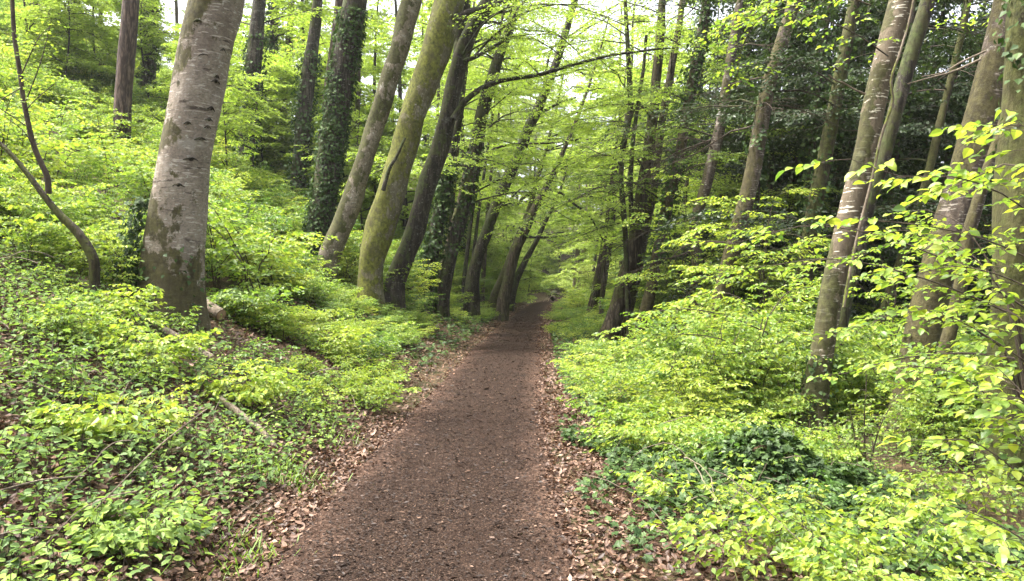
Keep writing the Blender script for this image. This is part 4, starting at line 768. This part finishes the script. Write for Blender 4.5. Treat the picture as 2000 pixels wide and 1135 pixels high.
x, y, s = region(rg, 7000, -5, -1.25, 14, 45); k_ = clump(x, y, .5, 2) > -.6; x, y = x[k_], y[k_]; ivy_carpet(x, y, rg, rg.uniform(.02, .2, len(x)), .09, .6)
o = mb.build('ground_ivy', [M['ivy']]); tag(o, kind='stuff', label='dark ivy creeping over the forest floor')
# dead leaves and bark chips
mb = MB()
def flat_leaves(x, y, z, size, tint, tpl, rg, tilt=.35):
    n = len(x); a = rg.uniform(0, 6.28, n); P = np.stack([x, y, z], -1); A = np.stack([np.cos(a), np.sin(a), rg.normal(0, tilt * .6, n)], -1); N = np.stack([rg.normal(0, tilt, n), rg.normal(0, tilt, n), np.ones(n)], -1)
    return leaves(P, A, N, size, tint, tpl)
for n, s0, s1, y0, y1, sz, yp in [(34000, -6.5, -.75, 2.0, 9, .055, 1.1), (7000, -1.9, -.65, 2.4, 9, .045, 1.1), (9000, .75, 3.0, 2.2, 9, .050, 1.1), (8000, .6, 1.7, 2.6, 10, .045, 1.1), (14000, -4.5, -.75, 9, 26, .065, 1.2), (11000, .6, 2.0, 9, 26, .06, 1.2), (5000, -2.6, -.8, 26, 60, .09, 1.2), (5000, .8, 2.2, 26, 60, .09, 1.2)]:
    x, y, s = region(rg, n, s0, s1, y0, y1, yp); k_ = infront(x, y, pad=.3) & (np.abs(s) > .76 + .12 * np.sin(y * 1.7 + np.sign(s)) + .08 * np.sin(y * 4.1) - np.abs(rg.normal(0, .16, n))); x, y = x[k_], y[k_]
    V, F, T = flat_leaves(x, y, height(x, y) + rg.uniform(.004, .035, len(x)), sz * rg.uniform(.55, 1.3, len(x)), np.clip(rg.normal(.46, .28, len(x)), 0, 1), CURL, rg, .55); mb.add(V, F, 0, T)
o = mb.build('leaf_litter', [M['litter']]); tag(o, kind='stuff', label='brown dead beech leaves drifted along both path edges')
mb = MB()
for n, y0, y1, sz in [(64000, 3.0, 9, .0115), (36000, 9, 22, .016), (12000, 22, 45, .03)]:
    y = y0 + (y1 - y0) * rg.uniform(0, 1, n) ** 1.25; s = np.clip(rg.normal(0, .55, n), -1.0, 1.0); s = np.where(rg.uniform(0, 1, n) < .4, np.sign(s) * rg.uniform(.4, 1.0, n), s)
    x = centre(y) + s; e = np.abs(s) / .95; z = .015 + climb(y) + bump(s * 2, y * 1.3) * .012 - .05 * np.clip((np.abs(s) - .83) / .17, 0, 1) + rg.uniform(.003, .012, n)
    ti = np.clip(rg.normal(.30, .2, n) + .28 * np.clip(e + rg.normal(0, .25, n) - .5, 0, 1) + (rg.uniform(0, 1, n) < .02) * .4, 0, 1)
    V, F, T = flat_leaves(x, y, z, sz * np.exp(rg.normal(0, .55, n)), ti, (RHOMB[0] * np.array([1, .7, 1]), RHOMB[1]), rg, .25); mb.add(V, F, 0, T)
n = 260; y = 3.2 + 12 * rg.uniform(0, 1, n) ** 1.3; s = rg.uniform(-.95, .95, n); V, F, T = flat_leaves(centre(y) + s, y, climb(y) + .028, .036 * rg.uniform(.5, 1.3, n), rg.uniform(.6, .95, n), CURL, rg, .3); mb.add(V, F, 0, T)
o = mb.build('path_litter', [M['chip']]); tag(o, kind='stuff', label='bark chips and leaf scraps strewn over the path')
# grass tufts
mb = MB()
tx, ty_ = [], []
for px, py, Y_g, k in [(545, 935, 6.0, 200), (585, 925, 6.2, 120), (520, 915, 6.1, 120), (655, 850, 7.6, 120), (470, 1085, 4.5, 120), (500, 1095, 4.4, 60), (640, 830, 8.2, 80), (250, 700, 8, 90), (150, 730, 7, 90), (700, 760, 10, 60), (1690, 840, 7.5, 80)]:
    p = at(px, py, Y_g); tx.append(rg.normal(p[0], .13, k)); ty_.append(rg.normal(p[1], .17, k))
x, y, s = region(rg, 500, -4.5, -1.15, 3, 9); tx.append(x); ty_.append(y); x = np.concatenate(tx); y = np.concatenate(ty_); n = len(x); a = rg.uniform(0, 6.28, n)
A = np.stack([np.cos(a) * .6, np.sin(a) * .6, np.ones(n)], -1); N = np.stack([np.cos(a), np.sin(a), np.zeros(n) + .2], -1)
V, F, T = leaves(np.stack([x, y, height(x, y)], -1), A, N, rg.uniform(.08, .24, n), rg.uniform(.2, 1, n), (BLADE[0] * np.array([1, .6, 1]), np.array([(0, 1, 3, 4), (1, 2, 2, 3)])[:1]), 1); mb.add(V, F, 0, T)
o = mb.build('grass', [M['grass']]); tag(o, kind='stuff', label='thin tufts of grass at the left path edge')
# dry twigs and bramble canes
mb = MB(); L_ = []
x, y, s = region(rg, 330, -6, -1.2, 2.3, 9.5); xr, yr, _ = region(rg, 330, 1.5, 6.5, 3.0, 11); x = np.concatenate([x, xr]); y = np.concatenate([y, yr])
for k in range(len(x)):
    L_.append(limb(rg, (x[k], y[k], float(height(x[k], y[k])) + .01), rg.uniform(0, 6.28), rg.uniform(.2, .75), rg.uniform(0, 1.3), rg.uniform(.3, 1.2), wig=.15))
v, f = tubes(np.array(L_), np.full((len(L_), 9), .003) * rg.uniform(.6, 1.4, (len(L_), 1)), 4); mb.add(v, f); o = mb.build('dry_twigs', [M['dead']]); tag(o, kind='stuff', label='thin dry twigs and bramble canes among the herbs')

# ------------------------------------------------------------------ single shrubs and boughs one can point to
def layered(name, label, cat, base, limbs, seed, leaf=.065, nsub=9, sub=.4, K=4, twig=.2, J=4, mt='leaf', tb=.55, r0=.010, root=None, hang=.25, group=None):
    """limbs: (px polyline, depth at start, depth at end)"""
    rg = rng_(seed); b = np.array([base[0], base[1], float(height(*base))])
    if root is None:
        root = obj_(name, None, None, b); tag(root, label, cat, group); root.empty_display_size = .2
    else: b = np.array(root.location)
    L_, st = [], []
    for pts, ya, yb in limbs:
        yy = np.linspace(ya, yb, len(pts)); W = np.array([at(p[0], p[1], q_) for p, q_ in zip(pts, yy)]) - b
        ln = smooth_line(W, 10); L_.append(ln); mid = (ln[0] * np.array([.35, .35, .6])); st.append(smooth_line(np.array([[0, 0, -.05], mid, ln[0]]), 10))
    L_ = np.array(L_); m = MB()
    v, f = tubes(L_, np.linspace(r0, r0 * .25, 10)[None].repeat(len(L_), 0), 5); m.add(v, f)
    if cat: v, f = tubes(np.array(st), np.linspace(r0 * 1.3, r0, 10)[None].repeat(len(st), 0), 5); m.add(v, f)
    LP, A, N, SP, tw = sprays(rg, L_, nsub, sub, K, twig, J, t0=.05, droop=.2, hang=hang)
    v, f = tubes(SP, np.full(SP.shape[:2], r0 * .3) * np.array([1, .8, .6, .4]), 4); m.add(v, f)
    v, f = tubes(tw, np.full(tw.shape[:2], r0 * .14), 3); m.add(v, f)
    st_ = m.build('stems' if cat else 'branch', [M['twig']], root, True)
    n = len(LP); V, F, T = leaves(LP, A, N, leaf * rg.uniform(.6, 1.2, n), np.clip(tb + rg.normal(0, .25, n), 0, 1), FINE if leaf < .07 else OVATE)
    MB().add(V, F, 0, T).build('foliage', [M[mt]], root if cat else st_)
    return root
layered('hazel_shrub', 'near leafy shrub reaching in from the right edge over the dark mossy trunk', 'shrub', (2.9, 3.6),
        [([(2080, 470), (1960, 380), (1860, 345), (1760, 345), (1660, 310)], 3.4, 3.3), ([(2080, 540), (1930, 470), (1800, 440), (1690, 430)], 3.4, 3.6), ([(2080, 330), (2010, 250), (1950, 245)], 3.0, 3.0), ([(2080, 420), (1980, 320), (1900, 350), (1830, 380)], 3.2, 3.5), ([(2080, 600), (1960, 540), (1860, 520), (1780, 540)], 3.3, 3.8)], 700, .057, 9, .30, 3, .16, 3, tb=.6, r0=.0055)
layered('hazel_shrub', 'near round-leaved shrub filling the lower right edge of the view', 'shrub', (2.6, 3.0),
        [([(2080, 900), (1960, 800), (1870, 730), (1790, 715)], 3.1, 3.2), ([(2080, 1010), (1960, 900), (1890, 860), (1810, 860)], 3.0, 3.1), ([(2080, 760), (1980, 690), (1900, 640), (1840, 610)], 3.2, 3.5), ([(2080, 1110), (1960, 1030), (1870, 990)], 2.9, 3.0), ([(2060, 840), (1990, 760), (1950, 720)], 2.8, 2.9), ([(2080, 960), (2000, 860), (1930, 790)], 2.9, 3.3), ([(2060, 700), (1990, 620), (1930, 590)], 3.2, 3.4)], 701, .053, 9, .24, 3, .14, 3, tb=.65, r0=.0055)
layered('beech_sapling', 'beech sapling with long level sprays crossing in front of the cherry trunk', 'sapling', (4.6, 6.6),
        [([(2000, 600), (1850, 510), (1700, 455), (1560, 442), (1430, 478)], 6.4, 6.2), ([(1990, 620), (1850, 560), (1720, 520), (1610, 505), (1500, 520)], 6.5, 6.6), ([(1960, 680), (1860, 620), (1760, 610), (1680, 640)], 6.4, 6.0), ([(1980, 600), (1900, 500), (1830, 460), (1760, 450)], 6.5, 6.8), ([(1980, 700), (1880, 690), (1760, 700), (1650, 730)], 6.3, 5.8), ([(1960, 560), (1880, 440), (1810, 410)], 6.8, 7.2)], 702, .066, 11, .45, 4, .22, 4, tb=.5)
layered('beech_sapling', 'beech sapling left of the cherry foot with broad leafy tiers', 'sapling', (3.4, 10.6),
        [([(1500, 650), (1400, 612), (1300, 605), (1215, 640)], 10.6, 10.2), ([(1490, 700), (1400, 660), (1300, 655), (1210, 690)], 10.5, 9.8), ([(1500, 620), (1540, 570), (1590, 560)], 10.6, 10.8), ([(1500, 690), (1440, 690), (1360, 700), (1290, 725)], 10.2, 9.4), ([(1490, 620), (1440, 580), (1390, 570), (1330, 590)], 10.7, 11), ([(1510, 680), (1550, 650), (1600, 660)], 10.4, 10)], 703, .075, 13, .55, 5, .25, 5, tb=.6)
layered('beech_sapling', 'taller beech sapling with pale leaves left of the vine-hung trunk', 'sapling', (5.2, 15),
        [([(1490, 560), (1470, 460), (1440, 400), (1400, 385)], 15, 14.6), ([(1490, 540), (1500, 440), (1520, 380), (1560, 370)], 15, 15), ([(1480, 520), (1430, 450), (1380, 440), (1340, 470)], 14.8, 14.3), ([(1490, 560), (1540, 480), (1590, 470)], 14.8, 14.3), ([(1480, 560), (1420, 520), (1350, 520)], 14.5, 14)], 704, .09, 13, .7, 5, .3, 5, tb=.75)
layered('beech_sapling', 'bright beech sapling between path and stout pair, low and spreading', 'sapling', (2.2, 14.5),
        [([(1230, 720), (1170, 690), (1110, 700)], 14.5, 14), ([(1235, 720), (1290, 690), (1350, 700)], 14.5, 14), ([(1230, 700), (1220, 660), (1240, 640)], 14.5, 14.5)], 705, .075, 11, .5, 5, .22, 5, tb=.7)
layered('beech_sapling', 'lime-leaved sapling filling the gap between the half-ivied trunk and the grey one', 'sapling', (4.6, 18.5),
        [([(1330, 560), (1310, 470), (1280, 420), (1240, 430)], 18.5, 18), ([(1330, 560), (1350, 460), (1390, 400), (1430, 400)], 18.5, 18.2), ([(1330, 580), (1290, 540), (1230, 540)], 18.3, 17.6), ([(1340, 580), (1390, 530), (1450, 530)], 18.3, 17.8), ([(1330, 540), (1340, 430), (1330, 360), (1300, 330)], 18.6, 18.2), ([(1340, 560), (1400, 480), (1460, 460)], 18.6, 18.4)], 707, .085, 14, .75, 6, .3, 5, tb=.6)
layered('beech_sapling', 'low lime sapling in front of the tall vine-hung trunk', 'sapling', (4.9, 13),
        [([(1560, 640), (1500, 560), (1430, 530), (1370, 545)], 13, 12.6), ([(1560, 640), (1600, 560), (1640, 540)], 13, 12.8), ([(1550, 620), (1520, 520), (1480, 480)], 13.1, 13), ([(1560, 660), (1480, 620), (1400, 620)], 12.8, 12.2), ([(1560, 620), (1570, 520), (1600, 480)], 13.1, 13)], 708, .072, 12, .55, 5, .25, 5, tb=.5)
layered('beech_sapling', 'lime sapling rising behind the right side of the cherry foot', 'sapling', (6.0, 11.5),
        [([(1740, 680), (1700, 580), (1650, 540), (1590, 550)], 11.5, 11), ([(1740, 680), (1790, 570), (1830, 540)], 11.5, 11.4), ([(1740, 660), (1730, 540), (1710, 480), (1680, 460)], 11.6, 11.5), ([(1740, 700), (1680, 650), (1610, 650)], 11.3, 10.8), ([(1740, 660), (1760, 520), (1790, 470)], 11.6, 11.8)], 709, .068, 12, .55, 5, .25, 5, tb=.5)
layered('privet_shrub', 'upright leafy shoots standing between the cherry and the slim crossing trunk', 'shrub', (3.55, 7.4),
        [([(1690, 900), (1688, 820), (1692, 750), (1690, 700)], 7.4, 7.4), ([(1700, 900), (1720, 830), (1750, 780), (1765, 770)], 7.4, 7.3), ([(1680, 900), (1665, 830), (1660, 790)], 7.4, 7.3)], 706, .05, 12, .22, 3, .12, 4, 'leaf_mid', tb=.7)
def px_xy(px, py):
    """ground point seen at a pixel"""
    Ys = np.linspace(2.2, 60, 4000); x = (px - 1000) * Ys / FPX; z = 1.6 + (567.5 - py) * Ys / FPX; k_ = np.argmax(z < height(x, Ys)); return float(x[k_]), float(Ys[k_])
for k, (px, py, h, w_, lf, lab) in enumerate([
    (1440, 1125, .36, .7, .052, 'yellow-green bush at the bottom right, nearest the path corner'),
    (1610, 1120, .42, .75, .054, 'yellow-green bush in the middle of the bottom right foreground'),
    (1800, 1130, .40, .7, .052, 'yellow-green bush at the bottom beneath the round-leaved shrub'),
    (1350, 990, .34, .65, .052, 'bush with yellow leaves just beyond the ivy patch at the right verge'),
    (1245, 890, .34, .7, .052, 'low yellow bush overhanging the dead leaves at the right path edge'),
    (1870, 1010, .5, .8, .05, 'pale leafy bush under the round-leaved shrub at the right'),
    (300, 715, .40, .7, .060, 'yellow-green seedling bush below the pale broken branch'),
    (250, 640, .50, .7, .060, 'seedling with drooping yellow leaves left of the massive beech foot'),
    (690, 790, .34, .9, .056, 'bright yellow low bush reaching the left path edge'),
    (480, 790, .35, .7, .062, 'clump of yellowish leaves midway up the left foreground bank'),
    (200, 860, .34, .6, .066, 'small yellow-leaved seedling among the herbs at lower left'),
    (270, 1060, .24, .45, .054, 'pale green broad-leaved plant at the bottom left'),
    (600, 650, .55, 1.0, .062, 'bushy yellow-green shoot in front of the leaning grey beech'),
    (40, 520, .9, 1.2, .062, 'leafy bush at the left edge below the bent sapling'),
    (760, 660, .45, 1.0, .062, 'spreading low bush at the foot of the thick mossy beech')]):
    x_, y_ = px_xy(px, py); bush('beech_bush', lab, 'bush', (x_, y_, float(height(x_, y_))), 800 + k, 'plant' if k == 11 else 'leaf', h=h, w=w_, ns=7, nsub=6 if px < 1200 else 5, sub=.26 + .12 * w_, K=4 if px < 1200 else 3, twig=.15, J=4, leaf=lf, tpl=OVATE, tbase=.68, r0=.004)
# ivy mound
x_, y_ = px_xy(1490, 960); y_ += .3; x_ = 490 * y_ / FPX
root = obj_('ivy_mound', None, None, (x_, y_, float(height(x_, y_)))); tag(root, 'dark ivy heaped over a low mound in front of the cherry', 'ivy mound')
a, r_ = np.meshgrid(np.linspace(0, 2 * math.pi, 28, endpoint=False), np.linspace(0.02, 1, 9)); zz = .42 * np.cos(r_ * 1.5) - .05 + .05 * np.sin(a * 3) * r_; V = np.stack([.55 * r_ * np.cos(a), .5 * r_ * np.sin(a), zz], -1)
i, j = np.meshgrid(np.arange(8), np.arange(28), indexing='ij'); F = np.stack([i * 28 + j, (i + 1) * 28 + j, (i + 1) * 28 + (j + 1) % 28, i * 28 + (j + 1) % 28], -1).reshape(-1, 4)
MB().add(V, F).build('mound', [M['ground']], root, True)
rg = rng_(66); n = 3400; a = rg.uniform(0, 6.28, n); r_ = np.sqrt(rg.uniform(0, 1, n)) * (1.1 + .45 * np.sin(a * 2 + 1) ** 2 + .25 * np.sin(a * 5)); P = np.stack([.55 * r_ * np.cos(a), .5 * r_ * np.sin(a), .42 * np.cos(np.minimum(r_, 1) * 1.5) - .03 + rg.uniform(0, .10, n)], -1)
o_ = np.stack([np.cos(a), np.sin(a), 0 * a], -1); V, F, T = leaves(P, o_ * .8 + rg.normal(0, .5, (n, 3)) - [0, 0, .3], o_ * .6 * r_[:, None] + rg.normal(0, .35, (n, 3)) + [0, 0, .8], .06 * rg.uniform(.6, 1.3, n), np.clip(rg.normal(.4, .25, n), 0, 1), IVYT); MB().add(V, F, 0, T).build('ivy', [M['ivy']], root)
# boughs of the big trees hanging into the top of the view
layered(None, None, None, (0, 0), [([(1735, 110), (1660, 60), (1560, 25), (1450, 30)], 9.3, 8.6), ([(1700, 10), (1600, -20), (1500, 5), (1420, 60)], 9.2, 8.8), ([(1560, 10), (1490, 30), (1450, 90), (1440, 150)], 8.8, 8.8)], 720, .065, 12, .5, 4, .22, 4, root=cherry[0])

# ------------------------------------------------------------------ haze
HAZE = 0.0003
if HAZE:
    m, t, out = mat('woodland_haze'); pv = nd(t, 'ShaderNodeVolumePrincipled'); pv.inputs['Color'].default_value = (.93, .96, .93, 1); pv.inputs['Density'].default_value = HAZE; pv.inputs['Anisotropy'].default_value = .3
    t.links.new(pv.outputs[0], out.inputs['Volume'])
    V = np.array([(x, y, z) for x in (-302, 302) for y in (-42, 602) for z in (-12, 60)], float)
    o = MB().add(V, np.array([(0, 1, 3, 2), (4, 6, 7, 5), (0, 4, 5, 1), (2, 3, 7, 6), (0, 2, 6, 4), (1, 5, 7, 3)])).build('haze', [m]); tag(o, kind='stuff')

# ------------------------------------------------------------------ vine, stubs and ivy on the near trunks
def strand(root, name, pts, w0, w1, Yd, mt='pale'):
    b = np.array(root.location); P = np.array([at(x, y, Yd) for x, y in pts]) - b
    ln = smooth_line(np.concatenate([P, np.linspace(w0, w1, len(pts))[:, None] * Yd / FPX / 2], 1), 40); v, f = tubes(ln[None, :, :3], ln[None, :, 3], 8); MB().add(v, f).build(name, [M[mt]], root, True)
strand(cherry[0], 'vine', [(1792, -60), (1784, 0), (1774, 49), (1763, 85), (1756, 109), (1744, 141), (1740, 166), (1744, 197), (1735, 226), (1724, 257), (1717, 282), (1710, 317), (1698, 370), (1680, 440), (1662, 520), (1648, 600)], 4.5, 6.5, 9.32, 'dead')
strand(cherry[0], 'branch_stub', [(1618, 146), (1634, 158), (1647, 162), (1671, 176), (1690, 184)], 2.5, 5, 9.35, 'dead')
strand(broad[0], 'branch_stub', [(1772, 164), (1816, 152), (1858, 141), (1915, 116)], 2, 5, 8.85, 'dead')
strand(broad[0], 'branch_stub', [(1800, 150), (1840, 142), (1880, 120), (1925, 100)], 2, 4, 8.9, 'dead')
rg = rng_(91); n = 620; t = rg.uniform(0, 1, n); P = np.array([at(a_, b_, 9.55) for a_, b_ in zip(286 - 18 * np.sin(t * 3.0) - rg.gamma(1.3, 11, n) * (.35 + t), 385 + 190 * t)]); P[:, 1] += rg.normal(0, .14, n)
V, F, T = leaves(P - np.array(beech[0].location), np.stack([rg.normal(-.4, .5, n), rg.normal(-.2, .4, n), rg.normal(-.6, .3, n)], -1), np.stack([rg.normal(-.4, .5, n), rg.normal(-.7, .4, n), np.full(n, .6)], -1), .065 * rg.uniform(.6, 1.3, n), np.clip(rg.normal(.35, .25, n), 0, 1), IVYT); MB().add(V, F, 0, T).build('ivy', [M['ivy']], beech[0])

# old branch scars on the massive beech: a drooping lip over a dark knot
bl, br, bp_ = beech[1], beech[2], beech[3]; rg = rng_(14)
for px, py, wd in [(434, 88, .085), (402, 106, .13), (421, 150, .11), (439, 141, .06), (410, 226, .10), (366, 238, .07), (421, 241, .09), (391, 266, .14), (373, 307, .15), (419, 204, .10), (386, 40, .10), (352, 360, .12)]:
    p = at(px, py, 9.4) - bp_; i = int(np.argmin(np.abs(bl[:, 2] - p[2]))); r_ = br[i] * 1.015
    th0 = math.asin(np.clip((p[0] - bl[i, 0]) / r_, -.9, .9)); q_ = np.linspace(-1, 1, 11); th = th0 + q_ * wd / r_ * .5 * 1.3
    zz = p[2] - .035 * np.abs(q_) ** 1.5 + rg.normal(0, .003, 11); cx = np.interp(zz, bl[:, 2], bl[:, 0]); cy_ = np.interp(zz, bl[:, 2], bl[:, 1])
    ln = np.stack([cx + r_ * np.sin(th), cy_ - r_ * np.cos(th), zz], -1); v, f = tubes(ln[None], (.004 + .010 * (1 - np.abs(q_)) ** .7)[None], 6); m_ = MB(); m_.add(v, f)
    a, e = np.meshgrid(np.linspace(0, 2 * math.pi, 10, endpoint=False), np.linspace(.05, 1, 4)); kw = wd * .22
    th2 = th0 + e * kw * np.cos(a) / r_; z2 = p[2] - .022 + e * kw * .6 * np.sin(a); R2 = r_ + .012 * (1 - e ** 2) - .004
    V = np.stack([np.interp(z2, bl[:, 2], bl[:, 0]) + R2 * np.sin(th2), np.interp(z2, bl[:, 2], bl[:, 1]) - R2 * np.cos(th2), z2], -1)
    i2, j2 = np.meshgrid(np.arange(3), np.arange(10), indexing='ij'); m_.add(V, np.stack([i2 * 10 + j2, i2 * 10 + (j2 + 1) % 10, (i2 + 1) * 10 + (j2 + 1) % 10, (i2 + 1) * 10 + j2], -1).reshape(-1, 4))
    m_.build('branch_scar', [M['dark']], beech[0], True)
